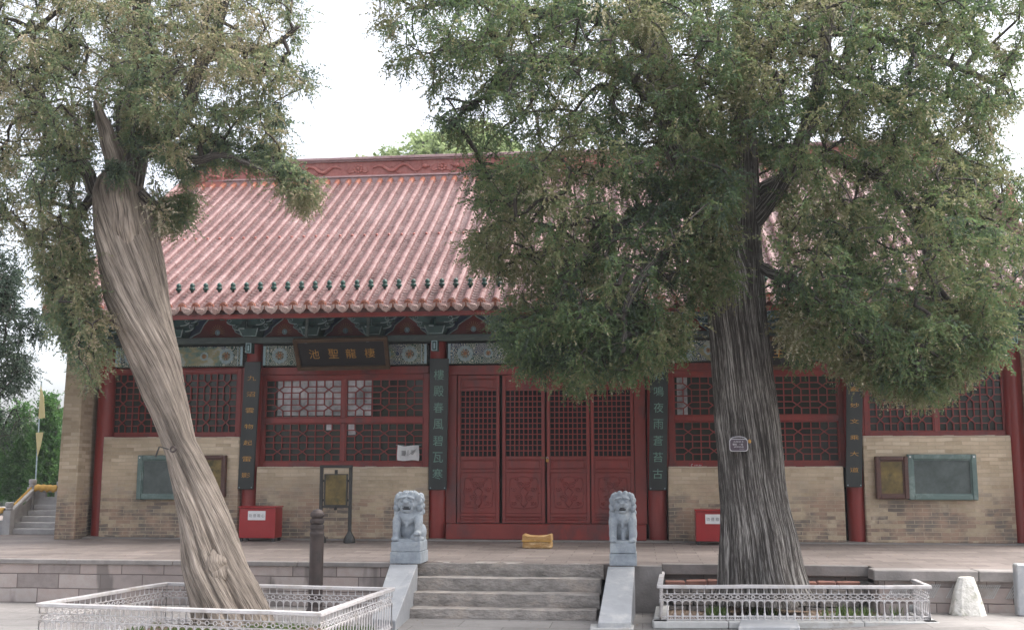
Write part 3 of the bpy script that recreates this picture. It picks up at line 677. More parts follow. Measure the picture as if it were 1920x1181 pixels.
for i in range(nrow+1):
    x = RX0 + 0.09 + i*SP; jit = random.uniform(-0.006, 0.006)
    y = -1.64
    while y < RYT + 0.05:
        y2 = min(y + SEG, RYT + 0.08); tg = orange if y2 > RYT - 0.26 else tube
        r = 0.064 + random.uniform(-0.002, 0.002); xo = x + jit + random.uniform(-0.004, 0.004); zo = random.uniform(-0.003, 0.004)
        n = 7; rings = []
        for (yy, rr) in ((y, r*0.93), (y+0.012, r), (y2-0.006, r*0.985)):
            rings.append([(xo + rr*math.cos(math.pi*k/(n-1)), yy, rz(yy) + zo + 0.035 + rr*math.sin(math.pi*k/(n-1))) for k in range(n)])
        vs = [v for rg in rings for v in rg] + [(xo+r, y, rz(y)-0.01), (xo+r, y2, rz(y2)-0.01), (xo-r, y, rz(y)-0.01), (xo-r, y2, rz(y2)-0.01)]
        fs = [(a*n+k, a*n+k+1, (a+1)*n+k+1, (a+1)*n+k) for a in range(2) for k in range(n-1)] + [(3*n, 0, 2*n, 3*n+1), (n-1, 3*n+2, 3*n+3, 3*n-1)]
        tg.add(vs, fs); y = y2
    z = rz(-1.65)
    if i == 0: discs.add([(x+0.074*math.cos(2*math.pi*k/14), -1.655, z+0.02+0.074*math.sin(2*math.pi*k/14)) for k in range(14)] + [(x+0.074*math.cos(2*math.pi*k/14), -1.62, z+0.02+0.074*math.sin(2*math.pi*k/14)) for k in range(14)],
              [tuple(range(14))] + [(k, k+14, (k+1)%14+14, (k+1)%14) for k in range(14)])
    if i == 0: discs.tube([(x+0.055*math.cos(2*math.pi*k/12), -1.66, z+0.02+0.055*math.sin(2*math.pi*k/12)) for k in range(13)], 0.007, 4, False); discs.ball((x, -1.658, z+0.02), (0.028, 0.012, 0.028), 8, 4) if i == 0 else None
    yc = -1.22; zc = rz(yc) + 0.10
    if i == 0: caps.lathe([(0.022, 0), (0.026, 0.03), (0.052, 0.05), (0.054, 0.075), (0.03, 0.095), (0.045, 0.115), (0.04, 0.15), (0.012, 0.175)], (x, yc, zc-0.01), 10)
    if i == 0: nails.ball((x-0.02, 1.3, rz(1.3)+0.105), (0.03, 0.04, 0.028), 8, 5)
    if i < nrow:
        xm = x + SP/2; hw = SP/2 - 0.035; y = -1.68; st_ = 0.098
        while y < RYT:
            n = 5; ry = y + random.uniform(-0.004, 0.004); rings = []
            for (yy, dz) in ((ry-0.004, -0.014), (ry, 0.016), (ry+st_*1.25, -0.012)):
                rings.append([(xm + hw*(-1+2*k/(n-1)), yy, rz(yy) + dz + 0.035*((-1+2*k/(n-1))**2) - 0.012) for k in range(n)])
            pans.add([v for rg in rings[1:] for v in rg], [(k, k+1, n+k+1, n+k) for k in range(n-1)])
            lips.add([v for rg in rings[:2] for v in rg], [(k, k+1, n+k+1, n+k) for k in range(n-1)]); y += st_
        # drip tile: pointed scalloped apron
        zz = rz(-1.68); po = [(hw+0.02, 0.03), (hw+0.015, -0.03), (0.065, -0.085), (0.03, -0.10), (0, -0.118), (-0.03, -0.10), (-0.065, -0.085), (-hw-0.015, -0.03), (-hw-0.02, 0.03), (-hw*0.5, 0.0), (0, -0.008), (hw*0.5, 0.0)]
        vs = [(xm+a, -1.70 - (b_-0.03)*0.25 - 0.02, zz + b_) for a, b_ in po]; vb = [(xm+a, -1.675 - (b_-0.03)*0.25 - 0.02, zz + b_) for a, b_ in po]; L = len(po)
        if i == 0: drips.add(vs + vb, [tuple(range(L))[::-1], tuple(range(L, 2*L))] + [(k, (k+1)%L, (k+1)%L+L, k+L) for k in range(L)])
        if i == 0: drips.tube([(xm + 0.06*math.cos(t_), -1.722, zz-0.045+0.035*math.sin(t_)) for t_ in [q*math.pi/5 for q in range(11)]], 0.008, 4, False)
        if i == 0: drips.tube([(xm + 0.025*math.cos(t_), -1.724, zz-0.045+0.018*math.sin(t_)) for t_ in [q*math.pi/4 for q in range(9)]], 0.007, 4, False)
tube.build('tile_tubes', M['tile'], roof, smooth='auto'); orange.build('orange_tile_tops', M['tile_orange'], roof, smooth='auto')
pans.build('pan_tiles', M['pan'], roof); lips.build('pan_tile_edges', M['lip'], roof)
def row(mb_, nm, mt, cnt, sm=False, jz=0.0):
    o = mb_.build(nm, mt, roof, smooth=sm)
    for i in range(1, cnt):
        c = o.copy(); col.objects.link(c); c.parent = roof; c.location = (i*SP + random.uniform(-jz, jz), 0, random.uniform(-jz, jz)); c.rotation_euler = (0, 0, 0)
row(drips, 'drip_tile', M['drip'], nrow, jz=0.004); row(discs, 'round_tile_end', M['tile_orange'], nrow+1, jz=0.003)
row(caps, 'green_nail_cap', M['tile_green'], nrow+1, True, 0.003); row(nails, 'dark_nail_cap', M['ridge'], nrow+1, True, 0.003)
# main ridge with dragon relief
RZ = rz(4.6); rx0, rx1 = -8.72, 8.2
r_ = MB(); r_.box(rx0, rx1, 4.58, 5.0, RZ-0.1, RZ+0.10); r_.box(rx0, rx1, 4.55, 5.03, RZ+0.10, RZ+0.13); r_.box(rx0, rx1, 4.6, 4.98, RZ+0.13, RZ+0.16)
o = r_.build('ridge_base', M['ridge_grey'], roof, bevel=0.01)
r_ = MB(); r_.box(rx0, rx1, 4.66, 4.92, RZ+0.16, RZ+0.5)
for q in range(8):
    pass
rg = r_.build('ridge_band', M['ridge'], roof)
r_ = MB(); r_.box(rx0, rx1, 4.60, 4.98, RZ+0.50, RZ+0.535); r_.box(rx0, rx1, 4.56, 5.02, RZ+0.535, RZ+0.60); r_.tube([(rx0, 4.79, RZ+0.6), (rx1, 4.79, RZ+0.6)], 0.06, 10); r_.build('ridge_cap', M['ridge_grey'], roof, bevel=0.008)
dr = MB(); x = rx0 + 0.2; k = 0; zc = RZ + 0.33
while x < rx1 - 1.2:
    if k % 2 == 0:          # a sinuous beast
        L = 1.25; pts = []; rad = []; sg = 1 if (k//2) % 2 == 0 else -1; cx = x + L/2
        for i in range(29):
            u = i/28; pts.append((cx + sg*(u-0.5)*L, 4.65, zc + 0.095*math.sin(u*4.2*math.pi)*(0.6+0.4*u))); rad.append(0.012 + 0.032*math.sin(math.pi*min(1, u*1.15+0.02))**0.6)
        dr.tube(pts, rad, 6)
        hx = cx + sg*0.5*L; dr.ball((hx, 4.64, zc+0.02), (0.07, 0.05, 0.055), 8, 5); dr.tube([(hx, 4.63, zc+0.05), (hx-sg*0.09, 4.63, zc+0.12)], [0.016, 0.006], 5)
        dr.tube([(hx+sg*0.04, 4.63, zc), (hx+sg*0.12, 4.64, zc+0.03)], [0.03, 0.012], 5)
        for u in (0.25, 0.45, 0.65, 0.82):
            p = pts[int(u*28)]; dr.tube([p, (p[0]+sg*0.07, 4.64, p[2]-0.09), (p[0]+sg*0.14, 4.64, p[2]-0.07)], [0.02, 0.013, 0.008], 5)
            dr.tube([p, (p[0]-sg*0.06, 4.64, p[2]+0.08), (p[0]-sg*0.12, 4.65, p[2]+0.06)], [0.016, 0.01, 0.005], 5)
        x += L + 0.1
    else:                   # flower medallion
        cx = x + 0.3
        for q in range(8):
            a = 2*math.pi*q/8; dr.ball((cx+0.08*math.cos(a), 4.65, zc+0.08*math.sin(a)), (0.04, 0.025, 0.04), 7, 4)
        dr.ball((cx, 4.64, zc), (0.04, 0.035, 0.04), 8, 5)
        for sg in (-1, 1):
            dr.tube([(cx+sg*0.1, 4.65, zc-0.06), (cx+sg*0.2, 4.65, zc-0.1), (cx+sg*0.27, 4.65, zc-0.03), (cx+sg*0.2, 4.65, zc+0.05)], [0.02, 0.018, 0.014, 0.008], 5)
        x += 0.66
    k += 1
dr.build('ridge_relief', M['ridge'], roof, smooth=True)
# dragon-mouth ornaments at the ridge ends
for sg, xe in ((-1, rx0), (1, rx1)):
    f = MB(); z = RZ - 0.1
    poly = [(0.6, 0), (0.6, 0.62), (0.72, 0.7), (0.62, 0.74), (0.5, 0.72), (0.45, 0.84), (0.33, 0.9), (0.2, 0.98), (0.02, 0.95), (-0.02, 0.86), (-0.04, 0.7), (-0.1, 0.5), (-0.1, 0)]
    poly = [(xe - sg*a, z+b_*0.9) for a, b_ in poly]
    if sg < 0: poly = poly[::-1]
    f.prism(poly, 4.56, 5.02)
    f.tube([(xe - sg*(0.2+0.1*math.cos(t_)), 4.55, z+0.75+0.1*math.sin(t_)) for t_ in [q*0.5 for q in range(13)]], 0.03, 6)
    f.tube([(xe - sg*0.1, 4.55, z+0.2), (xe - sg*0.3, 4.54, z+0.35), (xe - sg*0.5, 4.55, z+0.3)], 0.035, 6); f.ball((xe - sg*0.42, 4.55, z+0.48), 0.05)
    f.build('ridge_ornament', M['ridge'], roof, bevel=0.02)
# gable ridges running down to the eaves with a small spire halfway
for xg in (RX0+0.03, RX1-0.03):
    g = MB(); yy = [-1.45 + (4.7+1.45)*i/10 for i in range(11)]
    for a, b_ in zip(yy[:-1], yy[1:]):
        hh = 0.16 if a < 1.4 else 0.27
        g.hexa([(xg-0.1,a,rz(a)),(xg+0.1,a,rz(a)),(xg+0.1,b_,rz(b_)),(xg-0.1,b_,rz(b_)),(xg-0.09,a,rz(a)+hh),(xg+0.09,a,rz(a)+hh),(xg+0.09,b_,rz(b_)+hh),(xg-0.09,b_,rz(b_)+hh)])
    g.tube([(xg, yy[0], rz(yy[0])+0.18), (xg, 1.4, rz(1.4)+0.18)], 0.06, 8); g.tube([(xg, 1.4, rz(1.4)+0.29), (xg, 4.6, rz(4.6)+0.29)], 0.06, 8)
    o = g.build('gable_ridge', M['tile'], roof, bevel=0.01)
    h = MB(); z = rz(1.15)+0.15
    h.prism_x([(0.95, z), (1.45, z), (1.45, z+0.26), (1.3, z+0.38), (1.22, z+0.72), (1.14, z+0.42), (1.0, z+0.33), (0.9, z+0.16)], xg-0.07, xg+0.07); h.build('ridge_spire', M['ridge'], roof, bevel=0.02)
    h = MB()
    for q in range(3):
        y = -1.3+0.28*q; z = rz(y)+0.2; h.ball((xg, y, z+0.05), (0.05, 0.07, 0.06)); h.ball((xg, y-0.05, z+0.13), (0.035, 0.045, 0.04)); h.tube([(xg, y+0.05, z+0.05), (xg, y+0.08, z+0.14)], [0.02, 0.008], 5)
    h.build('ridge_beasts', M['tile_green'], roof)
# ---------------- name boards and couplet boards ----------------
def quad_board(corners, thick, m):           # corners TL TR BR BL (Vectors), front face; thickness goes back
    tl, tr, br, bl = corners; n = (tr - tl).cross(bl - tl).normalized()      # faces away from the viewer
    if n.y < 0: n = -n
    b_ = [c + n*thick for c in corners]
    return MB().hexa([bl, br, b_[2], b_[3], tl, tr, b_[1], b_[0]]), -n
def lerp2(c, u, v):                          # u across 0..1, v down 0..1
    tl, tr, br, bl = c; return (tl*(1-u)+tr*u)*(1-v) + (bl*(1-u)+br*u)*v
def couplet(px, label, chars, ink, flat, v0, v1, yt=-0.34, yb=-0.24, hid=None):
    (x0, y0), (x1, y1), (x2, y2), (x3, y3) = px
    c = [P(x0,y0,yt), P(x1,y1,yt), P(x2,y2,yb), P(x3,y3,yb)]
    mbb, n = quad_board(c, 0.045, M['board']); o = mbb.build('couplet_board', M['board'], bevel=0.006)
    loc = (c[2]+c[3])/2; rel(o, loc)
    tag(o, label, 'couplet board', 'couplet boards hung on the hall columns')
    g = MB(); W = (c[1]-c[0]).length; rgt = (c[1]-c[0]).normalized(); upv = (c[0]-c[3]).normalized()
    its = [(ch, lerp2(c, 0.5, v0+(v1-v0)*i/(len(chars)-1)), W*0.54, W*0.54*flat) for i, ch in enumerate(chars)]
    for it in its:
        g = MB(); glyphs(g, [it], rgt, upv, n, 0.005); g.build('painted_character', ink, o).data.transform(Matrix.Translation(-loc))
    e = MB()
    for (u, v, w_, h_) in ((0.12, 0.985, 0.05, 0.01), (0.9, 0.985, 0.1, 0.02)):
        q = lerp2(c, u, v) + n*0.004; e.ball(q, (0.012, 0.004, 0.012), 6, 4)
    e.build('corner_nail', M['outline'], o).data.transform(Matrix.Translation(-loc))
    return o
couplet([(459,678),(489,678),(474,917),(445,917)], 'leaning dark board with gold characters left of the left name plaque', '九沼雲物起雷影', M['gold'], 0.55, 0.13, 0.89, -0.36, -0.24)
couplet([(806,672),(841,672),(837,918),(803,918)], 'dark board with seven pale green characters on the column left of the door', '樓殿春風碧瓦寒', M['green_ink'], 1.0, 0.125, 0.88)
couplet([(1219,672),(1253,672),(1250,919),(1216,919)], 'dark board with pale green characters on the column right of the door', '松鳴夜雨蒼苔古', M['green_ink'], 1.0, 0.125, 0.875)
couplet([(1588,665),(1618,665),(1617,913),(1586,913)], 'dark board with gold characters between the thick trunk and the right notice boards', '三藏妙文乘大道', M['gold'], 0.55, 0.14, 0.87)
def plaque(px, label, chars):
    c = [P(px[0][0],px[0][1],-0.80), P(px[1][0],px[1][1],-0.80), P(px[2][0],px[2][1],-0.42), P(px[3][0],px[3][1],-0.42)]
    mbb, n = quad_board(c, 0.05, None); o = mbb.build('name_plaque', M['black']); loc = (c[2]+c[3])/2; rel(o, loc)
    tag(o, label, 'name plaque', 'gold lettered name plaques under the eaves')
    f = MB()
    for a, b_ in ((0,1),(1,2),(2,3),(3,0)):
        A, B = c[a], c[b_]; d = (B-A).normalized()*0.03
        f.bar(A + n*0.012 - d, B + n*0.012 + d, 0.075, 0.07, n)
    f.build('frame', M['signframe'], o, bevel=0.01).data.transform(Matrix.Translation(-loc))
    g = MB(); rgt = (c[1]-c[0]).normalized(); upv = (c[0]-c[3]).normalized()
    for ch, u in zip(chars, (0.19, 0.405, 0.60, 0.81)):
        g = MB(); glyphs(g, [(ch, lerp2(c, u, 0.5), 0.19, 0.20)], rgt, upv, n, 0.006); g.build('gold_character', M['gold'], o).data.transform(Matrix.Translation(-loc))
    h = MB()
    for u in (0.12, 0.8):
        q = lerp2(c, u, 0.0); h.bar(q + Vector((0,0.02,-0.06)), q + Vector((0, 0.05, 0.5)), 0.05, 0.03)
    h.build('hanger', M['bar_green'], o).data.transform(Matrix.Translation(-loc))
plaque([(553,638),(723,634),(728,687),(562,690)], 'black name plaque with gold characters above the left lattice window', '池聖龍棲')
plaque([(1370,634),(1524,634),(1520,687),(1368,688)], 'black name plaque half hidden by the thick trunk and foliage', '文王主宮')

# ---------------- wall notice boards ----------------
def notice(px0, px1, py0, py1, label, fm, pm_, fw=0.09, green=True):
    Y = -0.30; a = P(px0, py1, Y); b_ = P(px1, py0, Y); loc = Vector(((a.x+b_.x)/2, -0.25, a.z))
    o = empty('notice_board', loc, label=label, cat='notice board', group='framed notice boards on the brick walls')
    W = (b_.x-a.x); H = b_.z-a.z; f = MB()
    f.box(-W/2, -W/2+fw, -0.07, 0.04, 0, H); f.box(W/2-fw, W/2, -0.07, 0.04, 0, H)
    f.box(-W/2+fw, W/2-fw, -0.068, 0.04, H-fw, H); f.box(-W/2+fw, W/2-fw, -0.068, 0.04, 0, fw)
    f.build('frame', fm, o, bevel=0.016, seg=2)
    i = MB(); t = 0.018; x = W/2-fw
    i.box(-x, -x+t, -0.045, 0, fw, H-fw); i.box(x-t, x, -0.045, 0, fw, H-fw); i.box(-x+t, x-t, -0.045, 0, H-fw-t, H-fw); i.box(-x+t, x-t, -0.045, 0, fw, fw+t)
    i.build('inner_trim', fm, o)
    MB().box(-x+t, x-t, -0.02, 0.01, fw+t, H-fw-t).build('glazed_panel', pm_, o)
    if green:
        k = MB(); k.box(-W/2+0.03, -W/2+0.055, -0.075, -0.07, H-0.06, H-0.03); k.box(W/2-0.055, W/2-0.03, -0.075, -0.07, H-0.06, H-0.03); k.build('screw', M['paper'], o)
notice(255, 346, 853, 936, 'green framed notice board on the left brick wall, partly behind the leaning trunk', M['green_frame'], M['bglass'])
notice(372, 424, 853, 931, 'small brown framed board right of the leaning trunk', M['brown_frame'], M['brass'], 0.07, False)
notice(1644, 1702, 855, 935, 'small brown framed board left of the right green notice board', M['brown_frame'], M['brass'], 0.075, False)
notice(1705, 1830, 851, 937, 'large green framed notice board on the right brick wall', M['green_frame'], M['bglass'])

# ---------------- donation boxes ----------------
def redbox(px0, px1, py0, py1, label, chars):
    Y = -0.85; a = P(px0, py1, Y); b_ = P(px1, py0, Y); W = b_.x-a.x; H = b_.z
    o = empty('donation_box', ((a.x+b_.x)/2, Y, 0), label=label, cat='donation box', group='red boxes standing on the terrace')
    MB().box(-W/2+0.015, W/2-0.015, 0.01, 0.4, 0.06, H-0.03).build('body', M['red_box'], o, bevel=0.006)
    MB().box(-W/2, W/2, -0.01, 0.42, H-0.028, H).build('lid', M['red_box'], o, bevel=0.006)
    for sx in (-1, 1):
        for y in (0.05, 0.36): MB().box(sx*(W/2-0.05)-0.025, sx*(W/2-0.05)+0.025, y-0.025, y+0.025, 0.0, 0.06).build('foot', M['iron'], o)
    l = MB().box(-0.17, 0.15, 0.004, 0.009, H-0.24, H-0.08).build('paper_label', M['paper'], o)
    g = MB(); glyphs(g, [(c, Vector((-0.125+0.077*i, 0.004, H-0.16)), 0.055, 0.06) for i, c in enumerate(chars)], Vector((1,0,0)), Vector((0,0,1)), Vector((0,-1,0)), 0.003)
    g.build('lettering', M['ink'], l)
redbox(445, 518, 949, 1018, 'red box with white label left of the framed brass sign', '功德箱心')
redbox(1304, 1380, 955, 1021, 'red box with white label half hidden behind the thick trunk', '功德箱心')

# ---------------- framed brass sign on a stand ----------------
Y = -1.0; a = P(597, 1018, Y); b_ = P(661, 877, Y); cx = P(656, 1018, Y)
o = empty('sign_stand', ((a.x+b_.x)/2, Y, 0), label='dark iron stand holding a tarnished brass sign before the brick wall', cat='sign stand')
W = (b_.x-a.x)/2 - 0.03; H = b_.z
f = MB()
for s in (-1, 1): f.box(s*W-0.028, s*W+0.028, -0.028, 0.028, 0.05, H)
f.build('post', M['iron'], o, bevel=0.006)
MB().box(-W-0.03, W+0.03, -0.03, 0.03, H, H+0.05).build('top_bar', M['iron'], o, bevel=0.006)
MB().box(-W+0.028, W-0.028, -0.02, 0.02, 0.60, 0.635).build('lower_bar', M['iron'], o)
for s in (-1, 1):
    MB().lathe([(0.10, 0), (0.105, 0.02), (0.10, 0.07), (0.075, 0.12), (0.045, 0.17), (0.035, 0.2)], (s*W, 0, 0), 12).build('foot', M['iron'], o, smooth='auto')
pz0, pz1 = P(610, 948, Y).z, P(650, 888, Y).z
f = MB(); w2 = 0.19
f.box(-w2-0.02, -w2+0.005, -0.02, 0.02, pz0, pz1); f.box(w2-0.005, w2+0.02, -0.02, 0.02, pz0, pz1); f.box(-w2+0.005, w2-0.005, -0.02, 0.02, pz1-0.02, pz1); f.box(-w2+0.005, w2-0.005, -0.02, 0.02, pz0, pz0+0.02)
for z in (pz0+0.1, pz1-0.12):
    for s in (-1, 1): f.bar((s*(w2+0.02), 0, z), (s*(W-0.02), 0, z), 0.02, 0.02); f.ball((s*(w2+W)/2, 0, z), 0.022, 8, 5)
for z in (pz1+0.03, pz0-0.03): f.bar((0, 0, z-0.04), (0, 0, z+0.04), 0.05, 0.03, (0,1,0)); f.ball((0, 0, z), 0.03, 8, 5)
pf = f.build('panel_frame', M['iron'], o)
MB().box(-w2+0.004, w2-0.004, -0.008, 0.008, pz0+0.019, pz1-0.019).build('brass_plate', M['brass'], o)

# ---------------- cast iron bollard behind the left fence ----------------
q = PZ(592, 1108, GZ); Yb = EDGE - 0.75; q = P(592, 1100, Yb); top = P(594, 953, Yb).z - GZ; r = 0.093
o = MB().lathe([(r*1.25, 0), (r*1.25, 0.05), (r*1.0, 0.09), (r*0.97, top-0.36), (r*1.02, top-0.34), (r*1.03, top-0.32), (r*0.93, top-0.30), (r*0.93, top-0.27), (r*1.0, top-0.255), (r*1.0, top-0.215), (r*0.8, top-0.2),
    (r*0.98, top-0.185), (r*1.02, top-0.16), (r*0.98, top-0.135), (r*0.72, top-0.125), (r*0.78, top-0.115), (r*1.0, top-0.10), (r*1.03, top-0.08), (r*0.95, top-0.055), (r*0.6, top-0.02), (r*0.25, top-0.008), (r*0.16, top)], (0,0,0), 24)
o = o.build('bollard', M['castiron'], smooth='auto'); o.location = (q.x, Yb, GZ)
tag(o, 'dark cast iron post with ringed head rising behind the left fence', 'bollard')

# ---------------- stone lions ----------------
def lion(name, px0, px1, pyb, label, cub):
    a, b_ = PZ(px0, pyb, 0.012), PZ(px1, pyb, 0.012); W = b_.x-a.x; D = 0.52
    o = empty('stone_lion', ((a.x+b_.x)/2, a.y, 0.012), label=label, cat='stone lion')
    k = W/0.46
    MB().box(-W/2, W/2, 0.0, D, 0, 0.155).build('plinth', M['lion'], o, bevel=0.008, seg=2, wobble=0.004)
    MB().box(-W/2+0.008, W/2-0.008, 0.01, D-0.01, 0.158, 0.29).build('upper_plinth', M['lion'], o, bevel=0.012, seg=2, wobble=0.005)
    g = MB(); B = 0.28
    def e(x, y, z, rx, ry, rz_, rot=None): g.ball((x*k, y, B+z), (rx*k, ry, rz_), 14, 10, rot)
    def limb(p, r): g.tube([(x*k, y, B+z) for x, y, z in p], r, 10)
    e(0, 0.30, 0.17, 0.17, 0.17, 0.17)                       # haunches
    e(0, 0.25, 0.30, 0.155, 0.14, 0.18)                      # trunk
    e(0, 0.20, 0.36, 0.165, 0.13, 0.13)                      # chest
    e(0, 0.14, 0.33, 0.11, 0.09, 0.11)
    g.box(-0.21*k, 0.21*k, 0.03, 0.47, B-0.02, B+0.045)      # ground slab of the carving
    for s in (-1, 1):
        hi = 0.0 if not (cub and s > 0) else 0.07
        limb([(s*0.135, 0.2, 0.36), (s*0.165, 0.13, 0.27), (s*0.165, 0.1, 0.14+hi), (s*0.165, 0.095, 0.05+hi)], [0.075, 0.062, 0.05, 0.052])
        e(s*0.165, 0.06, 0.045+hi, 0.06, 0.065, 0.04)        # paw
        for t in (-1, 0, 1): e(s*0.165+t*0.033, 0.012, 0.04+hi, 0.02, 0.026, 0.026)
        e(s*0.17, 0.3, 0.12, 0.075, 0.15, 0.12)              # thigh
        e(s*0.185, 0.2, 0.035, 0.05, 0.1, 0.035)
    if cub:
        e(0.15, 0.07, 0.055, 0.075, 0.06, 0.06); e(0.10, 0.05, 0.07, 0.04, 0.04, 0.04)
    else:
        e(0, 0.16, 0.09, 0.05, 0.06, 0.09)
    e(0, 0.085, 0.255, 0.032, 0.03, 0.045); e(0, 0.07, 0.215, 0.026, 0.02, 0.026)          # bell and ribbon
    limb([(-0.14, 0.13, 0.36), (-0.06, 0.075, 0.31), (0, 0.065, 0.29), (0.06, 0.075, 0.31), (0.14, 0.13, 0.36)], [0.014]*5)
    # head
    e(0, 0.17, 0.52, 0.165, 0.15, 0.125); e(0, 0.20, 0.58, 0.175, 0.15, 0.085)
    e(0, 0.065, 0.50, 0.10, 0.075, 0.04)                     # upper jaw
    e(0, 0.085, 0.415, 0.085, 0.07, 0.028)                   # lower jaw
    e(0, 0.0, 0.53, 0.048, 0.04, 0.03); e(-0.026, 0.012, 0.522, 0.02, 0.02, 0.016); e(0.026, 0.012, 0.522, 0.02, 0.02, 0.016)   # nose
    for s in (-1, 1):
        e(s*0.068, 0.036, 0.556, 0.034, 0.028, 0.024)          # eye
        e(s*0.07, 0.03, 0.592, 0.062, 0.04, 0.019, Matrix.Rotation(s*0.25, 3, 'Y'))          # brow
        e(s*0.085, 0.055, 0.49, 0.03, 0.035, 0.035); e(s*0.075, 0.05, 0.455, 0.022, 0.03, 0.04)
        e(s*0.15, 0.12, 0.59, 0.045, 0.05, 0.06)             # ear
        for (x, y, z, r_) in ((0.17, 0.15, 0.53, 0.05), (0.175, 0.15, 0.45, 0.05), (0.17, 0.17, 0.37, 0.048), (0.185, 0.23, 0.56, 0.05), (0.19, 0.23, 0.48, 0.05), (0.19, 0.24, 0.40, 0.05), (0.12, 0.14, 0.63, 0.045), (0.045, 0.13, 0.645, 0.045), (0.15, 0.3, 0.6, 0.06), (0.1, 0.34, 0.5, 0.08), (0.05, 0.3, 0.63, 0.06)):
            e(s*x, y, z, r_, r_, r_*0.95)
    body = g.build('body', M['lion'], o)
    r_ = body.modifiers.new('remesh', 'REMESH'); r_.mode = 'VOXEL'; r_.voxel_size = 0.0062; r_.use_smooth_shade = True
    s_ = body.modifiers.new('smooth', 'SMOOTH'); s_.iterations = 1; s_.factor = 0.5
    MB().ball((0, 0.075, B+0.452), (0.078*k, 0.075, 0.03), 12, 8).build('mouth_shade_fill', M['lion_dark'], o)
    t = MB()
    for s in (-1, 1): t.lathe([(0.009, 0), (0.004, 0.022)], (s*0.045*k, 0.022, B+0.452), 6); t.lathe([(0.004, 0), (0.009, 0.018)], (s*0.05*k, 0.022, B+0.468), 6)
    t.build('teeth', M['lion'], o)
    return o
lion('l', 731, 790, 1056, 'stone lion left of the steps with its paw raised on a cub', True)
lion('r', 1143, 1194, 1060, 'stone lion right of the steps with wide open mouth and knotted ribbon', False)

# ---------------- small things on the terrace and the wall ----------------
a, b_ = PZ(979, 1028, 0), PZ(1034, 1028, 0); o = empty('kneeling_cushion', ((a.x+b_.x)/2, a.y, 0), label='worn yellow kneeling cushion on the terrace before the door', cat='cushion')
W = (b_.x-a.x)/2
g = MB(); n = 12
vs = []; fs = []
for zi, z in enumerate((0.0, 0.02, 0.10, 0.115)):
    for i in range(n+1): pass
MB().box(-W, W, 0, 0.36, 0.0, 0.115).build('lower_pad', M['cushion'], o, bevel=0.03, seg=3, wobble=0.012)
pl = [(-W-0.005, 0.12), (W+0.005, 0.12), (W, 0.215), (W*0.93, 0.225), (W*0.6, 0.2), (0, 0.19), (-W*0.6, 0.2), (-W*0.93, 0.225), (-W, 0.215)]
MB().prism(pl, 0.02, 0.38).build('top_pad', M['cushion'], o, bevel=0.018, seg=2, wobble=0.01)
MB().box(-W-0.008, W+0.008, -0.004, 0.02, 0.110, 0.128).build('piping', M['yellow'], o, bevel=0.004)
# paper notice on the window
a, b_ = P(745, 863, -0.03), P(786, 835, -0.03)
o = empty('paper_notice', ((a.x+b_.x)/2, -0.03, a.z), label='white paper notice tied to the corner of the left lattice window', cat='paper notice')
W = (b_.x-a.x)/2; H = b_.z-a.z; g = MB(); n = 8
vs = []
for j in range(5):
    for i in range(n+1):
        u = -1+2*i/n; v = j/4; vs.append((u*W*(1+0.03*math.sin(v*5)), -0.012*math.sin(i*1.1+v*2)-0.006, v*H + 0.015*(u*u-0.5)*v + 0.008*math.sin(u*4)))
g.add(vs, [(j*(n+1)+i, j*(n+1)+i+1, (j+1)*(n+1)+i+1, (j+1)*(n+1)+i) for j in range(4) for i in range(n)])
pp = g.build('sheet', M['paper'], o); sm = pp.modifiers.new('thickness', 'SOLIDIFY'); sm.thickness = 0.003
k = MB()
for i, (w_, z) in enumerate(((0.08, 0.62), (0.08, 0.55), (0.085, 0.48), (0.08, 0.41), (0.07, 0.34))): k.box(-W*0.6, -W*0.6+w_, -0.027, -0.024, z*H, z*H+0.010)
for i, z in enumerate((0.66, 0.6, 0.53, 0.46, 0.4)): k.box(W*0.28, W*(0.72-0.06*i), -0.027, -0.024, z*H, z*H+0.007)
k.bar((0.0, -0.026, 0.3*H), (0.0, -0.026, 0.7*H), 0.008, 0.004, (0,1,0)); k.bar((W*0.1, -0.027, 0.4*H), (W*0.8, -0.027, 0.8*H), 0.005, 0.004, (0,1,0)); k.build('print', M['ink'], o)
MB().tube([(-W*1.15, 0, H*1.03), (0, -0.01, H*0.98), (W*1.2, 0, H*1.04)], 0.004, 5).build('string', M['outline'], o)
# small red sticker under the right window
a, b_ = P(1292, 877, -0.02), P(1318, 867, -0.02)
o = MB().box(a.x, b_.x, -0.012, -0.002, a.z, b_.z).build('red_sticker', M['red_box']); rel(o, ((a.x+b_.x)/2, -0.012, a.z)); tag(o, 'small bright red sticker with white writing under the right lattice window', 'sticker')
g = MB(); glyphs(g, [('C', Vector((-0.07, 0, 0.045)), 0.035, 0.05), ('119', Vector((0.0, 0, 0.045)), 0.05, 0.03), ('消防', Vector((0.07, 0, 0.045)), 0.05, 0.024)], Vector((1,0,0)), Vector((0,0,1)), Vector((0,-1,0)), 0.004); g.build('lettering', M['paper'], o)
# padlock
q = P(1026, 861, -0.08); o = empty('padlock', q, label='brass padlock and hasp fastening the middle door leaves', cat='padlock')
MB().box(-0.022, 0.026, -0.02, 0.012, -0.045, 0.01).build('lock_body', M['brass_lock'] if 'brass_lock' in M else M['gold'], o, bevel=0.005)
MB().tube([(-0.012, -0.004, 0.005), (-0.012, -0.004, 0.035), (0.002, -0.004, 0.05), (0.016, -0.004, 0.035), (0.016, -0.004, 0.005)], 0.005, 6).build('shackle', M['tagrim'], o)
MB().box(-0.12, 0.0, 0.005, 0.012, 0.022, 0.04).build('hasp', M['brass'], o)

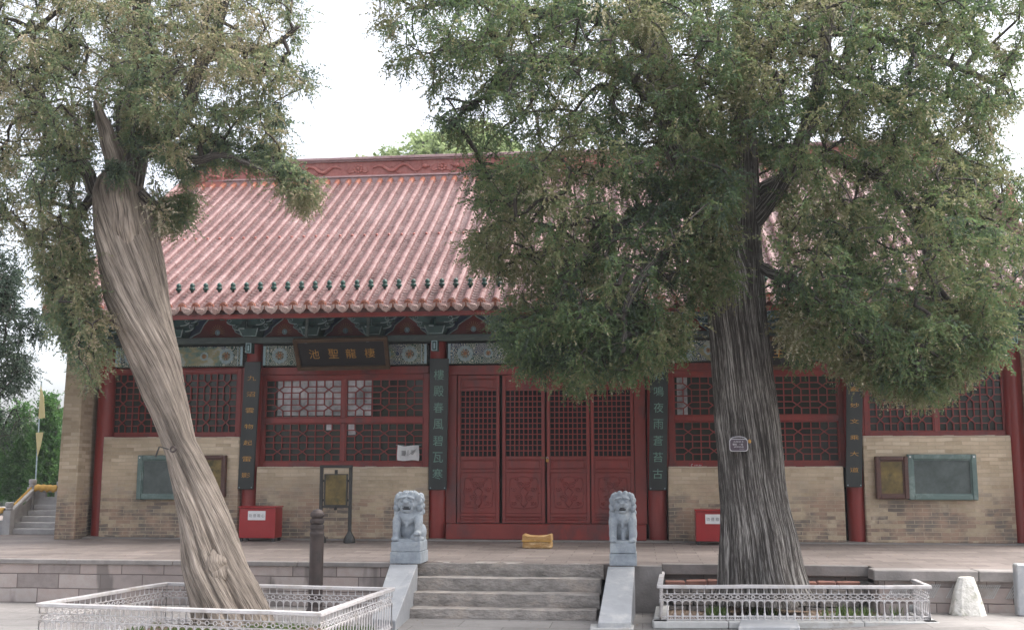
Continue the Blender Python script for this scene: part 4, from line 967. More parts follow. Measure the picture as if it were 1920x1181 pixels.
# ---------------- fences ----------------
def fence(corners, label, group, curb=True, rail_h=0.45, z0=None):
    """corners FL FR BR BL on the ground"""
    o = empty('iron_fence', ((corners[0]+corners[1])/2), label=label, cat='fence', group=group); off = Vector(o.location)
    z0 = corners[0].z if z0 is None else z0
    names = list(zip(corners, corners[1:] + corners[:1]))
    for A, B in names:
        A, B = Vector(A) - off, Vector(B) - off; L = (B-A).length; d = (B-A)/L; up = Vector((0,0,1)); zt = rail_h
        rail = MB(); n = 6; pv = None
        pts = [A + d*(L*i/n) + up*(zt + random.uniform(-0.004, 0.004)) for i in range(n+1)]
        pts[0] = A - d*0.03 + up*zt; pts[-1] = B + d*0.03 + up*zt
        for a, b_ in zip(pts[:-1], pts[1:]): rail.bar(a, b_, 0.065, 0.04)
        rail.build('top_rail', M['white_rail'], o, bevel=0.006)
        p = MB(); cnt = max(4, round(L/0.088)); s = L/cnt; top = zt-0.03
        zr1, zr0 = zt-0.085, zt-0.155            # ring band
        for z, r in ((zr1, 0.006), (zr0, 0.006), (0.045, 0.009), (0.012, 0.006)): p.tube([A+up*z, B+up*z], r, 5)
        for i in range(cnt+1):
            c = A + d*(s*i)
            p.tube([c+up*0.0, c+up*0.03, c+up*0.035, c+up*0.07, c+up*0.09, c+up*(0.16), c+up*(zr0-0.05), c+up*(zr0-0.03), c+up*zr0], [0.012,0.012,0.017,0.015,0.008,0.0065,0.0065,0.012,0.008], 6)
            p.tube([c+up*zr1, c+up*(zr1+0.02), c+up*(zt-0.02)], [0.013, 0.006, 0.004], 5)
            if i < cnt:
                m_ = c + d*(s/2)
                p.tube([m_ + d*(0.021*math.cos(t)) + up*((zr1+zr0)/2 + 0.021*math.sin(t)) for t in [q*math.pi/4 for q in range(9)]], 0.0055, 4, False)
                p.tube([m_ + d*(s/2*math.cos(t)) + up*(zr0-0.045+0.04*math.sin(t)) for t in [q*math.pi/5 for q in range(6)]], 0.006, 4, False)
                p.bar(c + up*((zr1+zr0)/2), c + d*(s*0.25) + up*((zr1+zr0)/2), 0.006, 0.006); p.bar(c + d*(s*0.75) + up*((zr1+zr0)/2), c + d*s + up*((zr1+zr0)/2), 0.006, 0.006)
                p.bar(c + d*(s*0.3) + up*0.012, c + d*(s*0.5) + up*0.045, 0.005, 0.005); p.bar(c + d*(s*0.7) + up*0.012, c + d*(s*0.5) + up*0.045, 0.005, 0.005)
        p.build('baluster_panel', M['white_rail'], o)
        if curb:
            k = MB(); nn = max(1, round(L/0.9))
            for i in range(nn):
                a = A + d*(L*i/nn) + up*-0.045; b_ = A + d*(L*(i+1)/nn - 0.006) + up*-0.045
                if i == 0: a = a - d*0.09
                if i == nn-1: b_ = b_ + d*0.09
                k.bar(a, b_, 0.17, 0.085)
            k.build('kerb', M['curb'], o, bevel=0.01)
    return o
RF = [PZ(1238, 1162, GZ+0.09), PZ(1744, 1163, GZ+0.09)]
zr = GZ + 0.09
railz = PZ(1236, 1103, 0)   # unused
h_r = P(1490, 1102, RF[0].y).z - zr
BR = PZ(1672, 1071, zr + h_r); BL = PZ(1242, 1072, zr + h_r)
RF = [RF[0], RF[1], Vector((BR.x, BR.y, zr)), Vector((BL.x, BL.y, zr))]
fence(RF, 'white ornamental iron fence with pale kerb round the thick upright tree', 'white ornamental tree fences', True, h_r)
z1 = GZ + 0.02; zt = z1 + 0.47
LF = [PZ(x, y, zt) for x, y in ((75, 1133), (600, 1151), (735, 1104), (313, 1094))]
LF = [Vector((p.x, p.y, z1)) for p in LF]
fence(LF, 'white ornamental iron fence round the leaning bare tree', 'white ornamental tree fences', False, 0.47)

# concrete slab lying before the right fence, white cone, right post, little jar
c = [PZ(1392, 1152, GZ+0.10), PZ(1490, 1152, GZ+0.10), PZ(1500, 1174, GZ+0.10), PZ(1384, 1174, GZ+0.10)]
o = MB().hexa([Vector((v.x, v.y, GZ)) for v in (c[3], c[2], c[1], c[0])] + [c[3], c[2], c[1], c[0]]).build('concrete_slab', M['slab'], bevel=0.01)
rel(o, (c[3].x+0.3, c[3].y, GZ)); tag(o, 'grey concrete slab lying in front of the right fence', 'slab')
G2 = GZ + 0.095; q = PZ(1812, 1150, G2); o = MB()
W = 0.205; H = 0.445
n = 4
rings = []
for j in range(6):
    v = j/5; w = W*(1-v) + 0.085*v + 0.012*math.sin(v*3); rings.append((w, w*0.8, H*v))
vs = []
for w, d_, z in rings:
    for k in range(12):
        th = 2*math.pi*k/12; sq = 1/(abs(math.cos(th))**4+abs(math.sin(th))**4)**0.25; vs.append((w*sq*math.cos(th), d_*sq*math.sin(th), z))
o.add(vs, [(a*12+k, a*12+(k+1)%12, (a+1)*12+(k+1)%12, (a+1)*12+k) for a in range(5) for k in range(12)] + [tuple(60+k for k in range(12))])
o = o.build('tapered_stone', M['whitestone'], bevel=0.012, seg=2, wobble=0.012); o.location = (q.x, min(q.y, EDGE-0.62), G2); tag(o, 'whitewashed tapered stone block on the ground right of the right fence', 'stone block')
a = PZ(1911, 1155, G2); o = MB().box(0, 0.3, 0, 0.16, 0, 0.62).build('stone_post', M['slab'], bevel=0.015, wobble=0.01); o.location = (a.x, min(a.y, EDGE-0.7), G2); tag(o, 'upright grey stone post at the right edge before the terrace wall', 'stone post')
q = PZ(1722, 1156, GZ+0.05); o = MB().lathe([(0.04, 0), (0.062, 0.02), (0.07, 0.07), (0.062, 0.11), (0.04, 0.13), (0.046, 0.15)], (0,0,0), 14)
o = o.build('clay_jar', M['curb'], smooth='auto'); o.rotation_euler = (0, R(80), R(15)); o.location = (q.x-0.08, q.y+0.2, GZ+0.13); tag(o, 'small pale jar lying inside the right corner of the right fence', 'jar')
M['clay'] = simple('red_clay', (0.3,0.14,0.1), (0.2,0.09,0.07), 0.8, 6)

# soil beds and brick edging inside the fences
def bed(pts, name, mat, z, label=None, kind='structure', humps=0.03):
    c = sum(pts, Vector())/4; n = 24; vs = []
    for j in range(n+1):
        for i in range(n+1):
            u, v = i/n, j/n; p = (pts[0]*(1-u)+pts[1]*u)*(1-v) + (pts[3]*(1-u)+pts[2]*u)*v
            e = min(u, 1-u, v, 1-v); vs.append((p.x, p.y, z + (humps + 0.06*mnoise.noise(p*2.3))*min(1, e*8)))
    o = MB().add(vs, [(j*(n+1)+i, j*(n+1)+i+1, (j+1)*(n+1)+i+1, (j+1)*(n+1)+i) for j in range(n) for i in range(n)]).build(name, mat, smooth=True)
    tag(o, kind=kind); return o
bed(RF, 'soil_bed', M['soil'], GZ+0.012); bed(LF, 'soil_bed', M['soil'], GZ+0.012)
e0, e1 = P(1246, 1080, EDGE+0.2), P(1590, 1080, EDGE+0.2)
k = empty('brick_edging', ((e0.x+e1.x)/2, EDGE+0.05, GZ), label='low broken red brick edging at the back of the right tree bed', cat='brick edging')
m_ = MB(); x = e0.x
while x < e1.x:
    L = random.uniform(0.24, 0.34); m_.box(x - k.location.x, x+L-0.012 - k.location.x, -0.02+random.uniform(-0.02,0.02), 0.14, 0.33, 0.40+random.uniform(-0.012, 0.012))
    if random.random() < 0.9: pass
    x += L
m_.build('top_course', M['clay'], k, bevel=0.012, wobble=0.01)
m_ = MB()
for r in range(4):
    x = e0.x + (0.1 if r % 2 else 0)
    while x < e1.x:
        L = random.uniform(0.22, 0.3); m_.box(x - k.location.x, x+L-0.02 - k.location.x, 0.0+random.uniform(-0.015, 0.015), 0.13, 0.08*r, 0.08*r+0.07); x += L
m_.build('lower_courses', M['stepstone'], k, bevel=0.01, wobble=0.01)

# ---------------- left background: stairs, balustrade, cloths, flag ----------------
M['palestone'] = simple('pale_grey_marble', (0.4,0.39,0.385), (0.3,0.29,0.29), 0.7, 6, bstr=0.3)
stx0 = P(27, 1008, 0.9).x; stx1 = P(112, 1008, 0.9).x
o = empty('side_stairs', ((stx0+stx1)/2, 0.9, 0), label='pale stone stairs with yellow draped balustrade left of the hall', cat='stairs'); ox = o.location.x
for i in range(5):
    y0 = 0.75+0.22*i; MB().box(stx0-ox-0.05, stx1-ox+0.6, y0-0.9, y0-0.9+0.25, 0 if i == 0 else 0.11*i, 0.11*(i+1)-0.004).build('step', M['palestone'], o, bevel=0.006)
def bpost(x, y, z, h):
    m_ = MB(); m_.box(x-0.075, x+0.075, y-0.075, y+0.075, z, z+h-0.16); m_.lathe([(0.06, h-0.16), (0.075, h-0.13), (0.06, h-0.1), (0.078, h-0.08), (0.078, h-0.01), (0.05, h)], (x, y, z), 10); return m_
for (px, Yp, zt_, zb) in ((18, 0.7, 941, 0.0), (62, 1.75, 898, 0.3), (114, 1.75, 902, 0.3)):
    q = P(px, zt_, Yp); bpost(q.x-ox, Yp-0.9, zb, q.z-zb).build('baluster_post', M['palestone'], o)
pA, pB, pC = P(18, 960, 0.7), P(62, 917, 1.75), P(114, 919, 1.75)
pD = P(-60, 968, 0.7)
for A, B in ((pA, pB), (pB, pC), (pD, pA)):
    A = A - o.location; B = B - o.location
    d = B - A
    r_ = MB().bar(A, B, 0.12, 0.09); r_.build('handrail', M['palestone'], o, bevel=0.015)
    z_ = Vector((0,0,1)); r_ = MB(); r_.hexa([A-z_*0.55+Vector((0,-.02,0)), B-z_*0.5+Vector((0,-.02,0)), B-z_*0.5+Vector((0,.04,0)), A-z_*0.55+Vector((0,.04,0)), A-z_*0.14+Vector((0,-.02,0)), B-z_*0.14+Vector((0,-.02,0)), B-z_*0.14+Vector((0,.04,0)), A-z_*0.14+Vector((0,.04,0))]).build('stone_panel', M['palestone'], o)
    MB().bar(A-z_*0.09, A*0.5+B*0.5-z_*0.09, 0.05, 0.1).build('rail_block', M['palestone'], o)
def cloth(A, B, drop, label):
    n = 14; vs = []; fs = []
    for i in range(n+1):
        p = A*(1-i/n) + B*(i/n); w = 0.5+0.5*math.sin(i*1.7)
        vs += [p + Vector((0, -0.085-0.02*w, 0.02-drop*(0.4+0.6*w))), p + Vector((0, -0.07, 0.065)), p + Vector((0, 0.0, 0.085+0.015*w)), p + Vector((0, 0.07, 0.05)), p + Vector((0, 0.08, -0.03))]
    for i in range(n):
        for k in range(4): a = i*5+k; fs.append((a, a+1, a+6, a+5))
    o = MB().add(vs, fs).build('yellow_cloth', M['yellow'], smooth=True); sm = o.modifiers.new('thickness', 'SOLIDIFY'); sm.thickness = 0.012
    rel(o, (A+B)/2); tag(o, label, 'cloth', 'yellow cloths draped on the side balustrade')
cloth(pA*0.85+pB*0.15, pB*0.92+pA*0.08, 0.05, 'yellow cloth draped along the sloping handrail of the side stairs')
cloth(pB*0.88+pC*0.12, pC*0.93+pB*0.07, 0.07, 'crumpled yellow cloth on the level handrail beside the brick pier')
cloth(pD*0.9+pA*0.1, pA*0.9+pD*0.1, 0.05, 'yellow cloth on the low handrail at the left edge of the picture')
# flag
Yf = 4.5; o = empty('flag_pole', P(67, 905, Yf), label='thin pole with two pale yellow pennants beside the conifers', cat='flag'); off = Vector(o.location)
MB().tube([Vector((0,0,-1)), P(69, 860, Yf)-off, P(78, 715, Yf)-off], 0.018, 6).build('pole', M['outline'], o)
for pts, nm in (([(76,722),(82,745),(84,783),(72,785)], 'pennant'), ([(67,811),(81,810),(76,836),(70,856)], 'pennant')):
    q = [P(x, y, Yf-0.03)-off for x, y in pts]; MB().hexa([q[3], q[2], q[2]+Vector((0,.012,0)), q[3]+Vector((0,.012,0)), q[0], q[1], q[1]+Vector((0,.012,0)), q[0]+Vector((0,.012,0))]).build(nm, M['flag'], o)
# ---------------- trees ----------------
def in_poly(x, y, poly):
    c = False; j = len(poly)-1
    for i in range(len(poly)):
        xi, yi = poly[i]; xj, yj = poly[j]
        if (yi > y) != (yj > y) and x < (xj-xi)*(y-yi)/(yj-yi)+xi: c = not c
        j = i
    return c
def edge_dist(x, y, poly):
    d = 1e9
    for i in range(len(poly)):
        ax, ay = poly[i-1]; bx_, by = poly[i]; L = (bx_-ax)**2+(by-ay)**2
        t = max(0, min(1, ((x-ax)*(bx_-ax)+(y-ay)*(by-ay))/max(L, 1e-9))); d = min(d, math.hypot(x-ax-t*(bx_-ax), y-ay-t*(by-ay)))
    return d
def make_templates(n, nb=(7, 10), bl=(0.16, 0.36), ll=(0.035, 0.062), lw=(0.45, 0.65), droop=0.8, step=0.0165, broad=False):
    T = []
    for _ in range(n):
        V = []; tint = []
        for b in range(rng.integers(nb[0], nb[1]+1)):
            th = rng.uniform(0, 2*math.pi); el = rng.uniform(-1.35, 0.5)
            d = np.array([math.cos(th)*math.cos(el), math.sin(th)*math.cos(el), math.sin(el)]); L = rng.uniform(*bl); p = d*0.02; bt = rng.normal(0, 0.09)
            m = int(L/step)
            for i in range(m):
                u = i/m; d = d + np.array([0, 0, -droop*step*2.2]); d /= np.linalg.norm(d); p = p + d*step
                q = rng.normal(size=3); q /= np.linalg.norm(q); s = d*0.8 + q*0.75; s /= np.linalg.norm(s)
                w = np.cross(s, rng.normal(size=3)); w /= max(np.linalg.norm(w), 1e-6)
                l = rng.uniform(*ll)*(1-0.35*u); ww = l*rng.uniform(*lw)*0.5
                a = p + s*0.0; V += [a, a + s*l*0.5 + w*ww, a + s*l, a + s*l*0.5 - w*ww]
                tint.append(bt + 0.2*u - 0.08 + rng.normal(0, 0.06) + (0.35 if rng.random() < 0.03 else 0))
        T.append((np.array(V), np.array(tint)))
    return T
def leaves_object(name, mat, centres, scales, tints, T, parent=None, flat=1.0):
    Vs, Ts = [], []
    for c, s, t in zip(centres, scales, tints):
        V, tt = T[rng.integers(len(T))]; a = rng.uniform(0, 2*math.pi); ca, sa = math.cos(a)*s, math.sin(a)*s
        R_ = np.array([[ca, -sa, 0], [sa, ca, 0], [0, 0, s*flat]]); Vs.append(V @ R_.T + np.array(c)); Ts.append(tt + t)
    V = np.concatenate(Vs); Tn = np.clip(np.concatenate(Ts), 0, 1); nq = len(V)//4
    me = bpy.data.meshes.new(name); me.vertices.add(len(V)); me.vertices.foreach_set('co', V.astype(np.float32).ravel())
    me.loops.add(nq*4); me.loops.foreach_set('vertex_index', np.arange(nq*4, dtype=np.int32)); me.polygons.add(nq)
    me.polygons.foreach_set('loop_start', np.arange(0, nq*4, 4, dtype=np.int32)); me.polygons.foreach_set('loop_total', np.full(nq, 4, dtype=np.int32))
    me.update(calc_edges=True)
    at = me.attributes.new('tint', 'FLOAT', 'POINT'); at.data.foreach_set('value', np.repeat(Tn, 4).astype(np.float32))
    me.materials.append(mat); o = bpy.data.objects.new(name, me); col.objects.link(o)
    if parent: o.parent = parent
    return o
def trunk_mesh(name, table, Yc, mat, parent, ridge, rings=90, n=110, depth=0.9, twist=0.0):
    """table: (photo y, left x, right x); ridge(th, z01)-> relative radius"""
    ty = [r[0] for r in table]; V = []; UV = []; acc = 0; prev = None
    for i in range(rings+1):
        y = ty[0] + (ty[-1]-ty[0])*i/rings
        xl = np.interp(y, ty if ty[0] < ty[-1] else ty[::-1], [r[1] for r in (table if ty[0] < ty[-1] else table[::-1])])
        xr = np.interp(y, ty if ty[0] < ty[-1] else ty[::-1], [r[2] for r in (table if ty[0] < ty[-1] else table[::-1])])
        Y = Yc(i/rings) if callable(Yc) else Yc
        a, b_ = P(xl, y, Y), P(xr, y, Y); c = (a+b_)/2; r = (b_-a).length/2
        if prev is not None: acc += (c-prev).length
        prev = c
        for k in range(n+1):
            th = 2*math.pi*k/n; rr = r*ridge(th % (2*math.pi), i/rings)
            V.append((c.x + rr*math.cos(th), c.y + rr*depth*math.sin(th), c.z)); UV.append((th*0.45 + twist*acc, acc))
    m = n+1; F_ = [(i*m+k, i*m+k+1, (i+1)*m+k+1, (i+1)*m+k) for i in range(rings) for k in range(n)]
    me = bpy.data.meshes.new(name); me.from_pydata(V, [], F_); uv = me.uv_layers.new(name='bark')
    idx = np.zeros(len(me.loops), dtype=np.int32); me.loops.foreach_get('vertex_index', idx); uv.data.foreach_set('uv', np.array(UV, dtype=np.float32)[idx].ravel())
    me.polygons.foreach_set('use_smooth', [True]*len(me.polygons)); me.materials.append(mat); me.update()
    o = bpy.data.objects.new(name, me); col.objects.link(o)
    if parent: o.parent = parent
    return o
def limb_obj(name, paths, mat, parent):
    """paths: list of (list of points, list of radii)"""
    mb = MB(); U = []
    for pts, rad in paths:
        n = 10; fine = []; fr = []
        for i in range(len(pts)-1):
            for k in range(5):
                u = k/5; p0 = pts[max(i-1,0)]; p1 = pts[i]; p2 = pts[i+1]; p3 = pts[min(i+2, len(pts)-1)]
                q = 0.5*((2*p1) + (p2-p0)*u + (2*p0-5*p1+4*p2-p3)*u*u + (3*p1-p0-3*p2+p3)*u**3)
                fine.append(q + Vector(mnoise.noise_vector(q*4))*0.03); fr.append(rad[i]*(1-u)+rad[i+1]*u)
        fine.append(pts[-1]); fr.append(rad[-1]); acc = random.uniform(0, 9)
        for i in range(len(fine)):
            if i: acc += (fine[i]-fine[i-1]).length
            U += [(abs(2*math.pi*k/n - math.pi)*0.12, acc) for k in range(n)]
        mb.tube(fine, fr, n, shape=lambda i, th: 1+0.12*math.sin(3*th+i*0.3)+0.08*math.sin(7*th))
    o = mb.build(name, mat, parent, smooth=True); me = o.data
    uv = me.uv_layers.new(name='bark'); co = np.zeros(len(me.vertices)*3); me.vertices.foreach_get('co', co); co = co.reshape(-1, 3)
    idx = np.zeros(len(me.loops), dtype=np.int32); me.loops.foreach_get('vertex_index', idx)
    uv.data.foreach_set('uv', np.array(U, dtype=np.float32)[idx].ravel()); return o
def grow_twigs(name, centres, seeds, mat, parent, rbase=0.0045, sag=0.10):
    C = np.array(centres); S = np.array(seeds); d0 = np.min(np.linalg.norm(C[:, None]-S[None], axis=2), axis=1) if len(S) < 400 else np.array([np.min(np.linalg.norm(S-c, axis=1)) for c in C])
    order = np.argsort(d0); nodes = list(S); ns = len(S); par = {}; node_arr = np.zeros((ns+len(C), 3)); node_arr[:ns] = S; cnt = ns
    for k in order:
        dd = np.linalg.norm(node_arr[:cnt]-C[k], axis=1); dd[:ns] *= 0.8; j = int(np.argmin(dd)); par[cnt] = j; node_arr[cnt] = C[k]; cnt += 1
    w = np.zeros(cnt); w[ns:] = 1
    for i in range(cnt-1, ns-1, -1): w[par[i]] += w[i]
    mb = MB()
    for i in range(ns, cnt):
        a = Vector(node_arr[par[i]]); b_ = Vector(node_arr[i]); L = (b_-a).length; r = rbase*math.sqrt(min(w[i], 60))
        m_ = a*0.5+b_*0.5 + Vector((rng.normal(0, 0.08)*L, rng.normal(0, 0.08)*L, sag*L)); mb.tube([a, a*0.35+m_*0.65, m_*0.6+b_*0.4, b_], [r*1.15, r*1.05, r, r*0.7], 5, False)
    return mb.build(name, mat, parent, smooth=True)
def sample_crown(poly, N, Yc, T, sparse=(), thr=-0.12, nsc=1.7, yfun=None, px=None, seed=0):
    out = []; xs = [p[0] for p in poly]; ysz = [p[1] for p in poly]; tries = 0
    while len(out) < N and tries < N*60:
        tries += 1; x = rng.uniform(min(xs), max(xs)); y = rng.uniform(min(ysz), max(ysz))
        if not in_poly(x, y, poly): continue
        keep = 1.0
        for cx, cy, rx, ry, k in sparse:
            if ((x-cx)/rx)**2 + ((y-cy)/ry)**2 < 1: keep = min(keep, k)
        if rng.random() > keep: continue
        e = edge_dist(x, y, poly)
        if e < 14: continue
        t = T*min(1.0, 0.25+e/170); Y = Yc + rng.uniform(-1, 1)*t
        if yfun: Y = yfun(x, y, Y)
        p = P(x, y, Y)
        if mnoise.noise(p*nsc + Vector((seed, 0, 0))) < thr and e < 9999: continue
        out.append(tuple(p))
    return out

# --- thick upright cypress on the right ---
TY = -5.45
tb = P(1430, 1110, TY)
rt = empty('cypress_tree', (tb.x, TY, GZ), label='old cypress with thick upright grey streaked trunk inside the right fence', cat='tree', group='old cypress trees in fenced beds')
offr = Vector(rt.location)
tabR = [(1128,1336,1524),(1100,1348,1510),(1060,1350,1500),(1000,1352,1490),(950,1352,1478),(900,1348,1470),(850,1345,1467),(800,1340,1462),(750,1338,1455),(700,1335,1448),(650,1333,1443),(600,1328,1437),(560,1328,1434),(500,1350,1430),(440,1362,1426),(360,1370,1424),(280,1372,1420),(180,1368,1412),(60,1372,1408),(-80,1380,1406)]
def ridgeR(th, v):
    low = max(0, 1-v*5.5); f = 1 + 0.022*math.sin(9*th+0.8+5*v)+0.016*math.sin(17*th+2+7*v)+0.012*math.sin(31*th+9*v)+0.010*math.sin(53*th-6*v)
    f += low*0.10*math.sin(5*th+1.2) + 0.02*mnoise.noise(Vector((math.cos(th)*3, math.sin(th)*3, v*14)))
    g = abs(((th - (5.55-0.5*v)) + math.pi) % (2*math.pi) - math.pi); f -= 0.13*math.exp(-(g/0.09)**2)*min(1, max(0, 1.2-v*2.6))
    return f
o = trunk_mesh('trunk', tabR, TY, M['bark_dark'], rt, ridgeR, rings=150, n=160, twist=0.05); o.location = -offr
def path(px, Yl, rp):      # photo points, depths, radii in photo px
    return [P(x, y, Y) for (x, y), Y in zip(px, Yl)], [r*14.6/F for r in rp]
limR = [path([(1385,560),(1345,430),(1300,300),(1262,200),(1225,90),(1190,-60)], [TY,TY-.05,TY-.15,TY-.2,TY-.3,TY-.3], [44,46,44,40,28,22]),
        path([(1262,215),(1200,160),(1140,125),(1050,112),(960,110),(860,80)], [TY-.2,TY-.5,TY-.7,TY-.9,TY-1.0,TY-1.1], [17,14,11,9,7,4]),
        path([(1410,420),(1470,340),(1520,220),(1545,90),(1560,-60)], [TY,TY-.3,TY-.6,TY-.8,TY-.9], [17,15,13,11,9]),
        path([(1425,360),(1540,300),(1650,330),(1720,420),(1760,560)], [TY,TY+.3,TY-.2,TY-.5,TY-.6], [15,13,11,8,5]),
        path([(1395,120),(1500,60),(1640,70),(1780,120),(1890,170)], [TY,TY+.3,TY+.2,TY,TY-.3], [13,11,9,7,4]),
        path([(1330,400),(1210,400),(1110,470),(1050,560),(1010,640)], [TY,TY-.5,TY-.9,TY-1.1,TY-1.2], [15,12,9,7,4]),
        path([(1225,100),(1130,40),(1000,20),(880,0),(760,20)], [TY-.3,TY,TY+.2,TY+.4,TY+.3], [12,10,8,6,4]),
        path([(1350,450),(1240,480),(1180,560),(1170,660)], [TY,TY-1.0,TY-1.5,TY-1.7], [12,9,7,4]),
        path([(1425,500),(1500,540),(1600,620),(1700,700)], [TY,TY-.7,TY-1.1,TY-1.3], [12,9,7,4]),
        path([(1545,120),(1680,200),(1800,330),(1850,480)], [TY-.8,TY-.3,TY,TY], [11,9,7,5])]
o = limb_obj('limbs', limR, M['bark_dark'], rt); o.location = -offr
polyR = [(705,-90),(690,60),(712,95),(690,112),(752,150),(790,160),(778,200),(800,235),(850,268),(868,290),(855,330),(878,420),(855,470),(900,520),(950,535),(955,562),(915,570),(900,600),(935,635),(930,670),(965,700),(1010,705),(1045,715),(1095,752),(1112,718),(1140,722),(1190,728),(1215,698),(1255,690),(1290,668),(1303,620),(1318,560),(1440,560),(1452,625),(1478,670),(1490,700),(1512,688),(1530,670),(1556,685),(1572,720),(1590,728),(1608,700),(1640,742),(1700,758),(1760,758),(1800,735),(1830,700),(1880,680),(1895,640),(1912,590),(1925,560),(1990,560),(1990,330),(1930,320),(1905,300),(1900,240),(1935,200),(1912,130),(1935,60),(1990,-90)]
spR = [(1250,450,70,110,0.45),(1230,560,60,30,0.4),(1445,450,22,150,0.12),(1690,480,60,100,0.6),(1530,270,60,25,0.4),(1945,450,75,130,0.45),(1900,250,40,80,0.6),(910,250,70,60,0.45),(760,60,60,90,0.6),(1180,360,60,50,0.5),(1500,40,50,50,0.7),(1405,420,26,150,0.35),(1290,120,60,90,0.55),(1900,80,60,120,0.5),(830,170,60,50,0.55)]
def yR(x, y, Y):
    if y > 520: Y = min(Y, -2.6)
    if 1320 < x < 1445 and y > 470: Y = TY + 0.9 + rng.uniform(0, 0.7)
    if 1378 < x < 1450 and 260 < y < 545: Y = max(Y, TY + 0.55)
    if ((x-(1330-(430-y)*0.27))/50)**2 < 1 and 120 < y < 400: Y = max(Y, TY + 0.35) if rng.random() < 0.45 else Y
    return Y
cR = sample_crown(polyR, 5000, TY-0.3, 2.1, spR, thr=-0.10, nsc=2.3, yfun=yR)
lower = [(905,590),(930,575),(1000,560),(1300,560),(1305,620),(1255,680),(1190,720),(1140,715),(1092,745),(1040,705),(960,690),(930,660),(935,630)]
cR += sample_crown(lower, 330, TY-1.2, 1.3, (), thr=-0.14, nsc=2.6, yfun=yR)
cR += sample_crown([(1190,40),(1330,20),(1420,120),(1400,280),(1330,330),(1240,200)], 130, TY-1.2, 0.8, (), thr=-0.2)
cR += sample_crown([(1170,320),(1385,300),(1392,430),(1388,540),(1330,600),(1290,560),(1180,500)], 190, TY-1.1, 0.6, ((1250,440,60,90,0.6),), thr=-0.16, nsc=2.6)
lower2 = [(1455,560),(1915,560),(1880,675),(1830,690),(1760,750),(1640,740),(1600,695),(1585,722),(1556,680),(1520,672),(1492,692),(1475,655)]
cR += sample_crown(lower2, 440, TY-0.9, 1.3, (), thr=-0.14, nsc=2.6, yfun=yR)
Tc = make_templates(14)
def tints(C, base=0.5, amp=0.5, sc_=0.9, jit=0.07, hz=0.0):
    return [base + amp*(0.7*mnoise.noise(Vector(c)*sc_ + Vector((3, 1, 7))) + 0.75*mnoise.noise(Vector(c)*sc_*2.7)) + rng.normal(0, jit) for c in C]
o = leaves_object('crown', M['leaf_right'], cR, rng.uniform(0.6, 1.15, len(cR)), tints(cR, 0.46, 0.55), Tc, rt); o.location = -offr
seeds = []
for pts, rad in limR:
    for i in range(len(pts)-1):
        for k in range(6): seeds.append(tuple(pts[i]*(1-k/6)+pts[i+1]*(k/6)))
for y in range(-60, 540, 40): seeds.append(tuple(P(1400, y, TY)))
o = grow_twigs('branches', cR, seeds, M['twig'], rt); o.location = -offr
# tree name plate with its little padlock-like bead
q = P(1385, 834, TY-0.46); tp = empty('tree_plate', q, label='small purple brown plate with white writing tied round the thick trunk', cat='plate')
def rr(w, h, r, n=5):
    pts = []
    for cx, cz, a0 in ((w-r, h-r, 0), (-w+r, h-r, 90), (-w+r, -h+r, 180), (w-r, -h+r, 270)):
        for k in range(n+1): a = R(a0+90*k/n); pts.append((cx+r*math.cos(a), cz+r*math.sin(a)))
    return pts
MB().prism(rr(0.115, 0.08, 0.035)[::-1], 0.0, 0.012).build('rim', M['tagrim'], tp, bevel=0.003)
pl = MB().prism(rr(0.105, 0.07, 0.03)[::-1], -0.004, 0.002).build('face', M['tag'], tp)
g = MB(); glyphs(g, [('古樹名木', Vector((0, -0.004, 0.042)), 0.13, 0.018), ('側柏', Vector((-0.05, -0.004, 0.008)), 0.05, 0.026), ('一級', Vector((0.03, -0.004, 0.008)), 0.05, 0.024), ('編號保護', Vector((0.0, -0.004, -0.022)), 0.12, 0.014), ('二〇', Vector((0.035, -0.004, -0.048)), 0.06, 0.013)], Vector((1,0,0)), Vector((0,0,1)), Vector((0,-1,0)), 0.003)
g.build('lettering', M['tagrim'], tp)
MB().ball((0.135, 0.0, 0.045), (0.02, 0.015, 0.026), 10, 8).build('brass_lock', M['gold'], tp)
pts = [(0.1*math.cos(a)*1.0, 0.02+0.0, 0.07+0.035*math.sin(a)) for a in [math.pi*i/8 for i in range(9)]]
MB().tube(pts, 0.006, 5).build('wire', M['tagrim'], tp)

# --- leaning bare trunk on the left ---
LY = -7.15
tb = P(425, 1140, LY)
lt = empty('cypress_tree', (tb.x, LY, GZ), label='old cypress with bare twisted leaning trunk inside the left fence', cat='tree', group='old cypress trees in fenced beds')
offl = Vector(lt.location)
tabL = [(1175,362,508),(1128,357,492),(1096,350,480),(1060,344,463),(1000,341,442),(970,338,431),(928,329,414),(896,322,400),(854,314,380),(823,303,364),(786,290,357),(744,272,350),(700,255,342),(665,241,336),(620,222,322),(560,199,308),(500,186,299),(450,179,290),(400,177,279),(360,178,266),(335,188,258),(312,208,250)]
def ridgeL(th, v):
    t = th + 2.6*v
    f = 1 + 0.06*math.sin(3*t+0.5)+0.05*math.sin(5*t+1.7)+0.022*math.sin(11*t)+0.014*math.sin(23*t+3)+0.008*math.sin(41*t)
    for a0, dp, wd in ((4.4, 0.24, 0.10), (5.5, 0.17, 0.08), (3.6, 0.16, 0.09), (5.0, 0.08, 0.05)):
        g = abs(((t - a0) + math.pi) % (2*math.pi) - math.pi); f -= dp*math.exp(-(g/wd)**2)
    return f + 0.03*mnoise.noise(Vector((math.cos(th)*2, math.sin(th)*2, v*9)))
o = trunk_mesh('trunk', tabL, lambda u: LY - 0.25*u, M['bark_tan'], lt, ridgeL, rings=150, n=150, depth=0.8, twist=0.28); o.location = -offl
